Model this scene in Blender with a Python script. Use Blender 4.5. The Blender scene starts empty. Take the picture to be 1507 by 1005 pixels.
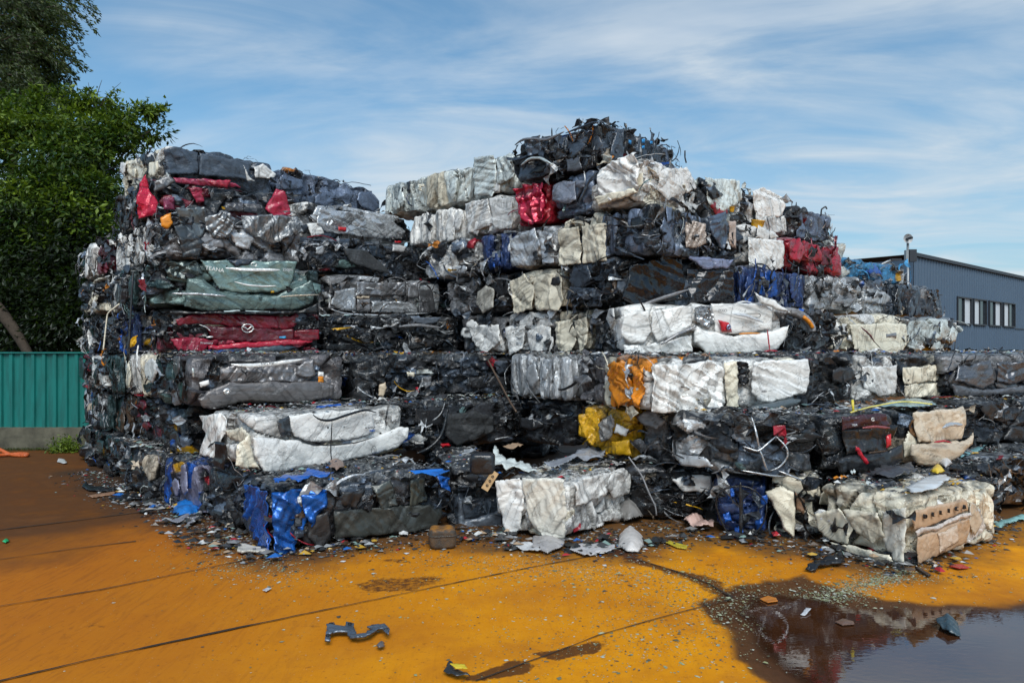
import bpy, math, random
import numpy as np
from mathutils import Vector, Matrix

F = 1088.0; CX = 753.5; HY = 512.0; CZ = 1.75; RH = 0.56
scene = bpy.context.scene
col = bpy.context.collection

# ------------------------------------------------------------------ numpy noise
def _hash(ix, iy, iz, seed):
    h = (ix.astype(np.int64) * 374761393 + iy.astype(np.int64) * 668265263 + iz.astype(np.int64) * 2147483647 + seed * 1274126177) & 0xffffffff
    h = ((h ^ (h >> 13)) * 1274126177) & 0xffffffff
    h = (h ^ (h >> 16)) & 0xffffffff
    return h / 4294967295.0
def vnoise(P, seed=0):
    i = np.floor(P).astype(np.int64); f = P - i; f = f * f * (3 - 2 * f)
    x, y, z = i[:, 0], i[:, 1], i[:, 2]; fx, fy, fz = f[:, 0], f[:, 1], f[:, 2]
    def c(a, b, d): return _hash(x + a, y + b, z + d, seed)
    x00 = c(0,0,0) * (1 - fx) + c(1,0,0) * fx; x10 = c(0,1,0) * (1 - fx) + c(1,1,0) * fx
    x01 = c(0,0,1) * (1 - fx) + c(1,0,1) * fx; x11 = c(0,1,1) * (1 - fx) + c(1,1,1) * fx
    return ((x00 * (1 - fy) + x10 * fy) * (1 - fz) + (x01 * (1 - fy) + x11 * fy) * fz) * 2 - 1
def fbm(P, seed=0, o=3):
    s = 0; a = 1.0; t = 0
    for k in range(o):
        s = s + a * vnoise(P * (2 ** k), seed + k * 17); t += a; a *= .5
    return s / t
def warp(P, freq, amp, seed):
    return P + amp * np.stack([vnoise(P * freq, seed), vnoise(P * freq, seed + 1), vnoise(P * freq, seed + 2)], 1)
def tri(x): return np.abs(x - np.floor(x + .5)) * 2
def foil(P, seed, freq, n=4, crease=False):
    """piecewise flat folds like crushed sheet metal, about -1..1; crease=True also gives fold lines and a tone per facet"""
    r = np.random.RandomState(seed)
    Q = warp(P, freq * .8, .10 / freq, seed)
    s = np.zeros(len(P)); W = [1.0, .70, .48, .32, .2]; FR = [1.0, 1.35, 2.3, 3.9, 6.5]; t = 0; line = np.zeros(len(P)); tone = np.zeros(len(P))
    for k in range(min(n, 5)):
        d = r.normal(size=3); d /= np.linalg.norm(d)
        m = 1.0 if k == 0 else np.clip(vnoise(P * freq * .9, seed + 40 + k) * 2.4 + .45, 0, 1)
        f = freq * FR[k]; u = Q @ d * f + r.rand(); u = u + .75 * vnoise(np.stack([u * .55, u * 0 + seed % 91 + k, u * 0], 1), seed)
        c = np.floor(u); fr = u - c; cut = .2 + .6 * _hash(c, c * 0 + k, c * 0, seed)
        v = np.where(fr < cut, fr / cut, (1 - fr) / (1 - cut))
        s += W[k] * m * (v - .5) * 2; t += W[k] * .8
        if crease and k < 4:
            dist = np.minimum(np.minimum(fr, 1 - fr), np.abs(fr - cut) * 1.6) / f
            keep = np.clip(vnoise(P * freq * 1.3, seed + 90 + k) * 3 + .15, 0, 1) * m
            line = np.maximum(line, np.clip(1 - dist / .011, 0, 1) * keep)
            tone = tone + (_hash(c * 2 + (fr > cut), c * 0 + k, c * 0, seed + 3) - .5) * m * W[k]
    s = np.clip(s / t, -1.3, 1.3)
    return (s, line, tone) if crease else s
def cells(P, n, lo, hi, seed, scale=(1, 1, 1)):
    r = np.random.RandomState(seed)
    S = lo + (hi - lo) * r.rand(n, 3)
    sc = np.array(scale)
    D = ((P[:, None, :] - S[None]) * sc) ** 2
    D = D.sum(2)
    idx = np.argpartition(D, 1, axis=1)[:, :2]
    d2 = np.take_along_axis(D, idx, 1)
    o = np.argsort(d2, 1); idx = np.take_along_axis(idx, o, 1); d2 = np.sqrt(np.take_along_axis(d2, o, 1))
    return idx[:, 0], d2[:, 0], d2[:, 1], S
def chunked_cells(P, *a, **k):
    out = [cells(P[i:i + 6000], *a, **k) for i in range(0, len(P), 6000)]
    return tuple(np.concatenate([o[j] for o in out]) for j in range(3)) + (out[0][3],)

# ------------------------------------------------------------------ node helpers
def new_mat(name):
    m = bpy.data.materials.new(name); m.use_nodes = True
    nt = m.node_tree; nt.nodes.clear()
    out = nt.nodes.new('ShaderNodeOutputMaterial'); b = nt.nodes.new('ShaderNodeBsdfPrincipled')
    nt.links.new(b.outputs[0], out.inputs[0])
    return m, nt, b
class NT:
    def __init__(s, nt): s.nt = nt
    def n(s, t, **k):
        nd = s.nt.nodes.new(t)
        for a, v in k.items(): setattr(nd, a, v)
        return nd
    def l(s, a, b): s.nt.links.new(a, b)
    def val(s, x, sock):
        if isinstance(x, (int, float)): sock.default_value = x
        elif isinstance(x, (tuple, list)): sock.default_value = x
        else: s.l(x, sock)
    def math(s, op, a, b=0.0, clamp=False):
        nd = s.n('ShaderNodeMath', operation=op, use_clamp=clamp); s.val(a, nd.inputs[0]); s.val(b, nd.inputs[1]); return nd.outputs[0]
    def noise(s, vec, scale, detail=4, rough=.55, dist=0):
        nd = s.n('ShaderNodeTexNoise'); s.l(vec, nd.inputs['Vector'])
        nd.inputs['Scale'].default_value = scale; nd.inputs['Detail'].default_value = detail
        nd.inputs['Roughness'].default_value = rough; nd.inputs['Distortion'].default_value = dist
        return nd
    def ramp(s, x, lo, hi, a=0.0, b=1.0):
        nd = s.n('ShaderNodeMapRange'); nd.clamp = True; s.l(x, nd.inputs[0])
        nd.inputs[1].default_value = lo; nd.inputs[2].default_value = hi; nd.inputs[3].default_value = a; nd.inputs[4].default_value = b
        return nd.outputs[0]
    def mix(s, f, a, b, mode='MIX'):
        nd = s.n('ShaderNodeMix', data_type='RGBA', blend_type=mode); s.val(f, nd.inputs[0])
        s.val(a if not isinstance(a, tuple) else (*a, 1)[:4], nd.inputs[6]); s.val(b if not isinstance(b, tuple) else (*b, 1)[:4], nd.inputs[7])
        return nd.outputs[2]
    def bump(s, h, strength, dist, nrm=None):
        nd = s.n('ShaderNodeBump'); s.l(h, nd.inputs['Height']); nd.inputs['Strength'].default_value = strength
        nd.inputs['Distance'].default_value = dist
        if nrm: s.l(nrm, nd.inputs['Normal'])
        return nd.outputs[0]

def scrap_material(name, grime=.75, facet_k=.9, lines=1.0, g0=.54, st=(.75, 1, 1.35)):
    """crushed painted metal: colour from the mesh, dirt, scratches and small folds from nodes"""
    m, nt, b = new_mat(name); T = NT(nt)
    at = T.n('ShaderNodeAttribute', attribute_name='Col'); su = T.n('ShaderNodeAttribute', attribute_name='Sur')
    oi = T.n('ShaderNodeObjectInfo'); tc = T.n('ShaderNodeTexCoord')
    off = T.n('ShaderNodeVectorMath', operation='ADD'); sc = T.n('ShaderNodeVectorMath', operation='SCALE')
    cmb = T.n('ShaderNodeCombineXYZ'); T.l(oi.outputs['Random'], cmb.inputs[0]); T.l(oi.outputs['Random'], cmb.inputs[1]); T.l(cmb.outputs[0], sc.inputs[0]); sc.inputs['Scale'].default_value = 37.0
    T.l(tc.outputs['Object'], off.inputs[0]); T.l(sc.outputs[0], off.inputs[1]); v = off.outputs[0]
    sep = T.n('ShaderNodeSeparateColor'); T.l(su.outputs['Color'], sep.inputs[0])
    n1 = T.noise(v, 5.0, 8, .68); n2 = T.noise(v, 26.0, 6, .7); n3 = T.noise(v, 2.2, 3, .5)
    g = T.ramp(n1.outputs[0], g0, g0 + .16, 0, grime)
    g2 = T.ramp(n2.outputs[0], g0 + .06, g0 + .17, 0, grime)
    g = T.math('MAXIMUM', g, T.math('MULTIPLY', g2, T.ramp(n3.outputs[0], .42, .62, .15, 1)))
    # dark lines along the creases
    wv = T.n('ShaderNodeVectorMath', operation='ADD'); ws = T.n('ShaderNodeVectorMath', operation='SCALE'); ws.inputs['Scale'].default_value = .16
    T.l(T.noise(v, 5, 5, .6).outputs['Color'], ws.inputs[0]); mpv = T.n('ShaderNodeMapping'); mpv.inputs['Scale'].default_value = st; T.l(v, mpv.inputs[0]); T.l(mpv.outputs[0], wv.inputs[0]); T.l(ws.outputs[0], wv.inputs[1])
    vo = T.n('ShaderNodeTexVoronoi', feature='DISTANCE_TO_EDGE'); vo.inputs['Scale'].default_value = 6.5; T.l(wv.outputs[0], vo.inputs['Vector'])
    vo2 = T.n('ShaderNodeTexVoronoi', feature='DISTANCE_TO_EDGE'); vo2.inputs['Scale'].default_value = 17; T.l(wv.outputs[0], vo2.inputs['Vector'])
    ln = T.ramp(vo.outputs['Distance'], .008, .03, 1, 0); ln2 = T.ramp(vo2.outputs['Distance'], .012, .045, .8, 0)
    msk = T.ramp(n3.outputs[0], .45, .6, .0, 1)
    ln = T.math('MULTIPLY', T.math('MAXIMUM', T.math('MULTIPLY', ln, T.ramp(n1.outputs[0], .46, .55, .0, 1)), T.math('MULTIPLY', ln2, T.math('MULTIPLY', msk, T.ramp(n2.outputs[0], .42, .55)))), .8 * lines)
    g = T.math('MAXIMUM', g, ln); 
    g = T.math('MULTIPLY', g, sep.outputs[2], clamp=True)
    dirt = T.mix(1.0, T.mix(.22, T.mix(T.ramp(n1.outputs[0], .35, .62), (.026, .018, .012), (.010, .010, .012)), at.outputs['Color']), at.outputs['Color'], 'DARKEN')
    c = T.mix(g, at.outputs['Color'], dirt)
    T.l(c, b.inputs['Base Color'])
    T.l(T.math('MULTIPLY', sep.outputs[0], T.math('SUBTRACT', 1.0, g)), b.inputs['Metallic'])
    T.l(T.math('ADD', sep.outputs[1], T.math('ADD', T.math('MULTIPLY', g, .3), T.ramp(n2.outputs[0], .4, .7, -.06, .16)), clamp=True), b.inputs['Roughness'])
    # small folds
    def facet(scale):
        f = T.n('ShaderNodeTexVoronoi', feature='F1'); f.inputs['Scale'].default_value = scale; T.l(wv.outputs[0], f.inputs['Vector'])
        a = T.n('ShaderNodeVectorMath', operation='SUBTRACT'); T.l(f.outputs['Color'], a.inputs[0]); a.inputs[1].default_value = (.5, .5, .5)
        d = T.n('ShaderNodeVectorMath', operation='SUBTRACT'); T.l(wv.outputs[0], d.inputs[0]); T.l(f.outputs['Position'], d.inputs[1])
        p = T.n('ShaderNodeVectorMath', operation='DOT_PRODUCT'); T.l(a.outputs[0], p.inputs[0]); T.l(d.outputs[0], p.inputs[1]); return p.outputs['Value']
    h = T.math('ADD', facet(6.5), T.math('MULTIPLY', facet(17), .8))
    h = T.math('MULTIPLY', h, T.ramp(n3.outputs[0], .40, .60, .35, 1))
    h = T.math('ADD', h, T.math('MULTIPLY', n2.outputs[0], .0014))
    T.l(T.bump(h, 1.0, facet_k), b.inputs['Normal'])
    b.inputs['Coat Weight'].default_value = .35; b.inputs['Coat Roughness'].default_value = .10
    return m
M_scrap = scrap_material('crushed_metal')
M_pleat = scrap_material('pleated_metal', st=(1.8, 1.8, .55))
M_panel = scrap_material('dented_panel', grime=.6, facet_k=.30, lines=.6, g0=.57)

def plain(name, c, rough=.5, metal=0, nscale=12, var=.35, bump=.0, emis=None):
    m, nt, b = new_mat(name); T = NT(nt); tc = T.n('ShaderNodeTexCoord'); n = T.noise(tc.outputs['Object'], nscale, 6, .65)
    T.l(T.mix(T.ramp(n.outputs[0], .35, .7, 0, var), tuple(c), tuple(x * .25 for x in c)), b.inputs['Base Color'])
    b.inputs['Roughness'].default_value = rough; b.inputs['Metallic'].default_value = metal
    if bump: T.l(T.bump(n.outputs[0], .7, bump), b.inputs['Normal'])
    return m

# ------------------------------------------------------------------ object helpers
def tag(o, label, cat, group=None, kind=None):
    o['label'] = label; o['category'] = cat
    if group: o['group'] = group
    if kind: o['kind'] = kind
    return o
def empty(name, loc, rz=0.0):
    o = bpy.data.objects.new(name, None); col.objects.link(o); o.location = loc; o.rotation_euler = (0, 0, rz); o.empty_display_size = .1
    return o
def mesh_obj(name, V, Fc, mat, parent=None, smooth=True, colors=None, sur=None, mats=None):
    me = bpy.data.meshes.new(name)
    V = np.asarray(V, dtype=np.float32)
    if isinstance(Fc, np.ndarray):
        n = Fc.shape[1]
        me.vertices.add(len(V)); me.vertices.foreach_set('co', V.ravel())
        me.loops.add(Fc.size); me.loops.foreach_set('vertex_index', Fc.astype(np.int32).ravel())
        me.polygons.add(len(Fc)); me.polygons.foreach_set('loop_start', np.arange(0, Fc.size, n, dtype=np.int32))
        me.update(calc_edges=True)
    else:
        me.from_pydata([tuple(map(float, v)) for v in V], [], [tuple(int(i) for i in f) for f in Fc])
    me.polygons.foreach_set('use_smooth', np.full(len(me.polygons), smooth, dtype=bool))
    if colors is not None:
        a = me.color_attributes.new('Col', 'FLOAT_COLOR', 'POINT'); c = np.ones((len(V), 4), np.float32); c[:, :3] = colors; a.data.foreach_set('color', c.ravel())
    if sur is not None:
        a = me.color_attributes.new('Sur', 'FLOAT_COLOR', 'POINT'); c = np.ones((len(V), 4), np.float32); c[:, :3] = sur; a.data.foreach_set('color', c.ravel())
    me.materials.append(mat); me.update()
    o = bpy.data.objects.new(name, me); col.objects.link(o)
    if parent is not None: o.parent = parent
    return o
class MB:
    def __init__(s): s.V = []; s.F = []; s.C = []; s.S = []; s.n = 0
    def add(s, V, Fc, c=(.5, .5, .5), su=(0, .5, 1)):
        V = np.asarray(V, dtype=float); s.V.append(V); s.F.extend([tuple(i + s.n for i in f) for f in Fc])
        s.C.append(np.tile(np.array(c, float), (len(V), 1))); s.S.append(np.tile(np.array(su, float), (len(V), 1))); s.n += len(V)
    def box(s, lo, hi, c=(.5, .5, .5), su=(0, .5, 1), R=None, t=None):
        x0, y0, z0 = lo; x1, y1, z1 = hi
        V = np.array([(x0,y0,z0),(x1,y0,z0),(x1,y1,z0),(x0,y1,z0),(x0,y0,z1),(x1,y0,z1),(x1,y1,z1),(x0,y1,z1)], float)
        if R is not None: V = V @ np.asarray(R).T
        if t is not None: V = V + np.asarray(t)
        s.add(V, [(0,3,2,1),(4,5,6,7),(0,1,5,4),(1,2,6,5),(2,3,7,6),(3,0,4,7)], c, su)
    def tube(s, P, r, c=(.5, .5, .5), su=(0, .5, 1), k=6, flat=1.0):
        P = np.asarray(P, float); n = len(P); rr = np.broadcast_to(np.asarray(r, float), (n,))
        Tn = np.gradient(P, axis=0); Tn /= (np.linalg.norm(Tn, axis=1)[:, None] + 1e-9)
        up = np.array([.13, .21, .97]); A = np.cross(Tn, up); A /= (np.linalg.norm(A, axis=1)[:, None] + 1e-9); B = np.cross(Tn, A)
        V = []
        for j in range(k):
            a = 2 * math.pi * j / k; V.append(P + rr[:, None] * (math.cos(a) * A * flat + math.sin(a) * B))
        V = np.stack(V, 1).reshape(-1, 3)
        Fc = [(i * k + j, i * k + (j + 1) % k, (i + 1) * k + (j + 1) % k, (i + 1) * k + j) for i in range(n - 1) for j in range(k)]
        Fc += [tuple(range(k))[::-1], tuple((n - 1) * k + j for j in range(k))]
        s.add(V, Fc, c, su)
    def ribbon(s, P, W, c, su, th=.003):
        P = np.asarray(P, float); W = np.asarray(W, float); n = len(P)
        V = np.concatenate([P - W, P + W]); Fc = [(i, i + 1, n + i + 1, n + i) for i in range(n - 1)]
        s.add(V, Fc, c, su)
    def build(s, name, mat, parent=None, smooth=True):
        if not s.V: return None
        return mesh_obj(name, np.concatenate(s.V), s.F, mat, parent, smooth, np.concatenate(s.C), np.concatenate(s.S))

def GX(px, D): return (px - CX) / F * D
def G(px, py):
    Y = CZ * F / (py - HY); return np.array([GX(px, Y), Y])
def smooth_path(P, n=24):
    P = np.asarray(P, float)
    if len(P) < 3: t = np.linspace(0, 1, n)[:, None]; return P[0] * (1 - t) + P[-1] * t
    d = np.r_[0, np.cumsum(np.linalg.norm(np.diff(P, axis=0), axis=1))]; t = np.linspace(0, d[-1], n)
    Q = np.stack([np.interp(t, d, P[:, k]) for k in range(P.shape[1])], 1)
    for _ in range(3): Q[1:-1] = (Q[:-2] + 2 * Q[1:-1] + Q[2:]) / 4
    return Q

# ------------------------------------------------------------------ colours (linear albedo)
C = dict(white=(.86,.85,.82), cream=(.83,.76,.60), pale=(.70,.75,.72), silver=(.58,.60,.62), gray=(.25,.25,.26), slate=(.07,.09,.12), navy=(.02,.05,.17),
         blue=(.01,.11,.50), lightblue=(.05,.27,.52), teal=(.13,.21,.20), dteal=(.03,.07,.075), red=(.42,.012,.03), dred=(.16,.006,.02), black=(.008,.009,.011), dark=(.020,.021,.024),
         orange=(.80,.27,.01), yellow=(.78,.42,.01), brown=(.10,.06,.035), beige=(.55,.46,.35), tan=(.50,.34,.22), green=(.05,.25,.12), bluegray=(.15,.19,.27), purple=(.30,.30,.42), graybrown=(.15,.14,.145), glass=(.25,.42,.40))
METAL = {'silver': .4, 'gray': .3, 'teal': .35, 'dteal': .3, 'bluegray': .4, 'blue': .3, 'navy': .25, 'purple': .5, 'graybrown': .4, 'slate': .2, 'red': .15, 'lightblue': .3, 'pale': .15, 'dred': .2}
ACC = ['white','silver','gray','gray','brown','blue','red','yellow','beige','teal','pale','orange','silver','slate']

BALES = []
def bale_body(name, w, d, h, seed, style, main, second, mixv, fine, root, topfine=True, rnd=10):
    """one crushed car: a box of folded sheet; mixv = share of cells in the main paint"""
    r = np.random.RandomState(seed)
    if style == 'junk': mixv = min(mixv + .28, .8)
    hx, hy, hz = w / 2 - .020, d / 2 - .01, h / 2 - .006
    ctr = np.array([w / 2, d / 2, h / 2]); half = np.array([hx, hy, hz])
    Vs = []; Fs = []; off = 0; facetag = []
    def face(ax, sgn, g):
        nonlocal off
        a, b_ = [i for i in range(3) if i != ax]
        na = max(3, int(2 * half[a] / g)); nb = max(3, int(2 * half[b_] / g))
        A, B = np.meshgrid(np.linspace(-1, 1, na + 1), np.linspace(-1, 1, nb + 1), indexing='ij')
        P = np.zeros((A.size, 3)); P[:, ax] = sgn; P[:, a] = A.ravel(); P[:, b_] = B.ravel()
        i = np.arange(na * (nb + 1)).reshape(na, nb + 1)[:, :-1].ravel()
        q = np.stack([i, i + nb + 1, i + nb + 2, i + 1], 1)
        flip = (sgn > 0) ^ (ax == 1)
        if not flip: q = q[:, ::-1]
        Vs.append(P); Fs.append(q + off); off += len(P); facetag.append(np.full(len(P), ax * 2 + (sgn > 0)))
    face(1, -1, fine); face(1, 1, .12); face(0, -1, fine); face(0, 1, fine); face(2, 1, fine if topfine else .05); face(2, -1, .09)
    Q = np.concatenate(Vs); Fc = np.concatenate(Fs); ft = np.concatenate(facetag)
    rr = (np.abs(Q) ** rnd).sum(1) ** (1 / rnd)
    P = Q * half
    sh = np.minimum(half, .55) * (1 - 1 / rr)[:, None]
    P = P - np.sign(Q) * sh * np.abs(Q)
    N = np.sign(Q) * np.abs(Q) ** 9; N /= np.linalg.norm(N, axis=1)[:, None]
    W = warp(P, 2.2, .05, seed + 3); W = warp(W, 10, .007, seed + 9)
    vol = w * h
    scl = {'sheet': (1, 1, 1.5), 'crumple': (1.1, 1, 1.1), 'pleat': (2.0, 1.6, .6), 'junk': (.65, 1, 1.9)}[style]
    dens = {'sheet': 9, 'crumple': 17, 'pleat': 13, 'junk': 17}[style]
    nc = max(5, int(dens * (w * h + w * d * .6 + 2 * d * h)))
    i1, f1, f2, S = chunked_cells(W, nc, -half * 1.02, half * 1.02, seed + 5, scale=scl)
    edge = f2 - f1
    kind = r.rand(nc) < mixv                               # painted or junk
    dep = r.uniform(-.035, .02, nc); sl = r.normal(0, .13, (nc, 3))
    if style == 'junk': dep *= 1.2
    disp = dep[i1] + ((P - S[i1]) * sl[i1]).sum(1).clip(-.04, .04)
    # small pieces inside junk cells
    n2 = min(700, int(nc * 9)); j1, g1, g2, S2 = chunked_cells(W, n2, -half * 1.02, half * 1.02, seed + 8, scale=(1.0, 1, 2.0))
    d2 = r.uniform(-.045, .03, n2); sl2 = r.normal(0, .35, (n2, 3))
    disp2 = d2[j1] + ((P - S2[j1]) * sl2[j1]).sum(1).clip(-.03, .03)
    sc3 = np.array({'sheet': (1, 1, 1), 'crumple': (1, 1, 1), 'pleat': (2.4, 2.0, .5), 'junk': (1, 1, 1.3)}[style])
    fo, ln1, tn1 = foil(P * sc3, seed + 11, {'sheet': 1.5, 'crumple': 2.4, 'pleat': 2.2, 'junk': 3.0}[style], 4, True)
    fo2, ln2, tn2_ = foil(P * sc3, seed + 31, 5.0, 4, True)
    amp = {'sheet': .03, 'crumple': .065, 'pleat': .07, 'junk': .045}[style]
    pk = kind[i1]
    D = disp + fo * amp + np.where(pk, fo2 * {'sheet': .010, 'crumple': .024, 'pleat': .022, 'junk': .014}[style], disp2 * .9 + fo2 * .01)
    crk = np.exp(-(edge / .016) ** 2) * np.clip(.75 + 1.2 * vnoise(P * 3, seed + 61), .12, 1)
    D -= crk * {'sheet': .035, 'crumple': .05, 'pleat': .06, 'junk': .04}[style]
    D += .012 * vnoise(P * 1.7, seed + 77)
    D = np.where(pk, np.where(D > -.005, -.005 + (D + .005) * .45, D), D) - .004
    lim = np.where(ft == 5, .035, np.where(ft == 4, .005, .075)); D = np.clip(D, -.11, lim)
    P = P + N * D[:, None]
    P[:, 2] = np.maximum(P[:, 2], -h / 2)
    # colours
    base = np.array([C['dark']] * nc); met = np.full(nc, .1); ro = np.full(nc, .5)
    for k in range(nc):
        if kind[k]:
            nm = main if r.rand() < .86 else second
            base[k] = np.array(C[nm]) * (r.uniform(.8, 1.08) if nm not in ('black', 'dark') else r.uniform(.6, 2.2)); met[k] = METAL.get(nm, 0); ro[k] = r.uniform(.18, .34) if nm in ('black', 'dark', 'slate', 'navy') else r.uniform(.28, .46)
    c2 = np.zeros((n2, 3)); m2 = np.zeros(n2); r2 = np.zeros(n2)
    for k in range(n2):
        u = r.rand()
        if u < .60: c2[k] = np.array(C['black']) * r.uniform(.7, 3.6); m2[k] = .1; r2[k] = r.uniform(.22, .6)
        elif u < .78: c2[k] = np.array(C['slate']) * r.uniform(.4, 2.4); m2[k] = .4; r2[k] = .35
        elif u < .90: c2[k] = np.array(C[second]) * r.uniform(.4, 1); m2[k] = .4; r2[k] = .35
        elif u < .945: c2[k] = np.array(C[main]) * r.uniform(.5, 1); m2[k] = METAL.get(main, 0); r2[k] = .35
        else: a = ACC[r.randint(len(ACC))]; c2[k] = np.array(C[a]) * .7; m2[k] = METAL.get(a, 0); r2[k] = .4
    cc = np.where(pk[:, None], base[i1], c2[j1]); mm = np.where(pk, met[i1], m2[j1]); ro_ = np.where(pk, ro[i1], r2[j1])
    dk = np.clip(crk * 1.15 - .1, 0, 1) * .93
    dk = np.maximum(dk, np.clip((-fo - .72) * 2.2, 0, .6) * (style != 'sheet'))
    dk = np.maximum(dk, np.maximum(ln1 * .85, ln2 * .7) * pk); cc = cc * np.clip(1 + .22 * tn1 + .12 * tn2_, .6, 1.25)[:, None]  # dark fold lines and facet tones: fold shading painted into the colour
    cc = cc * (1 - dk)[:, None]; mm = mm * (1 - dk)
    # top faces lie under dust, glass and litter
    top = (ft == 5)
    tn = vnoise(P * 30, seed + 51); tn2 = vnoise(P * np.array([9, 22, 9]), seed + 52)
    lt = .25 if (main in ('white', 'cream') and mixv > .85) else .55
    tc = np.where((tn > .25)[:, None], np.array([.22, .23, .23]), np.array([.04, .045, .05])) + (np.clip(tn2, 0, 1) * .2)[:, None]
    cc = np.where(top[:, None], cc * (1 - lt) + tc * lt, cc)
    sur = np.stack([mm, np.clip(ro_ + dk * .3, 0, 1), np.where(pk, .72, .35)], 1)
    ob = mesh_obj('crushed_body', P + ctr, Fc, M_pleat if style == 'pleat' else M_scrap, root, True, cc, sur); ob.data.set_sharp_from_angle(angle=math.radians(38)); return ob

def bale_scrap(w, d, h, seed, n, root, main, second, faces='F', style='junk'):
    """bent strips, wires and torn edges that stick out of the faces"""
    r = random.Random(seed); mb = MB()
    for i in range(n):
        f = r.choice(faces)
        u = r.random(); v = r.uniform(.04, .96)
        if f == 'F': p = Vector((u * w, -.005, v * h)); nn = Vector((0, -1, 0)); t1 = Vector((1, 0, 0))
        elif f == 'L': p = Vector((-.005, u * d, v * h)); nn = Vector((-1, 0, 0)); t1 = Vector((0, 1, 0))
        elif f == 'R': p = Vector((w + .005, u * d, v * h)); nn = Vector((1, 0, 0)); t1 = Vector((0, 1, 0))
        else: p = Vector((u * w, v * d, h + .005)); nn = Vector((0, 0, 1)); t1 = Vector((1, 0, 0))
        t2 = nn.cross(t1)
        a = r.gauss(0, .35) if r.random() < .55 else r.uniform(0, 6.28)
        if style == 'pleat': a += 1.57
        dr = t1 * math.cos(a) + t2 * math.sin(a) * .8
        k = r.random(); L = r.uniform(.08, .5)
        cn = r.choices([main, second, 'black', 'dark', 'slate', 'silver', r.choice(ACC)], [2.2, 2, 4, 3, 2, 1.8, 1.0])[0]
        cc = np.array(C[cn]) * r.uniform(.5, 1.05); su = (METAL.get(cn, 0.1), r.uniform(.25, .5), .8)
        pts = []; q = p.copy() - dr * L * .5; bend = r.uniform(-1.6, 1.6); side = nn.cross(dr)
        m = 8
        for j in range(m):
            s = j / (m - 1); pts.append(q + nn * (math.sin(s * 3.14) * r.uniform(.01, .035) * (2 if k > .8 else 1) + r.uniform(-.004, .006)))
            q = q + (dr * math.cos(bend * (s - .5)) + side * math.sin(bend * (s - .5))) * (L / (m - 1))
        pts = np.array([list(x) for x in pts])
        if k < .38:
            mb.tube(pts, r.uniform(.002, .008), cc, su, 5)
        elif k < .78:
            wd = r.uniform(.006, .024); tw = r.uniform(-1, 1)
            Wv = np.array([list((side * math.cos(tw * s * 2) + nn * math.sin(tw * s * 2)) * wd * (1 - .5 * s)) for s in np.linspace(0, 1, m)])
            mb.ribbon(pts, Wv, cc, su)
        else:                                                # torn flap, creased
            wd = r.uniform(.03, .09); K = 4
            V = []; 
            for j in range(m):
                for l in range(K):
                    e = (l / (K - 1) - .5) * 2
                    V.append(pts[j] + np.array(list(side)) * wd * e * (.5 + .5 * math.sin(j * 1.3 + i)) + np.array(list(nn)) * (abs(e) * r.uniform(-.02, .03)))
            Fc = [(j * K + l, j * K + l + 1, (j + 1) * K + l + 1, (j + 1) * K + l) for j in range(m - 1) for l in range(K - 1)]
            mb.add(V, Fc, cc, su)
    o = mb.build('torn_scrap', M_scrap, root, False)
    if o: o['kind'] = 'stuff'
    return o

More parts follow.
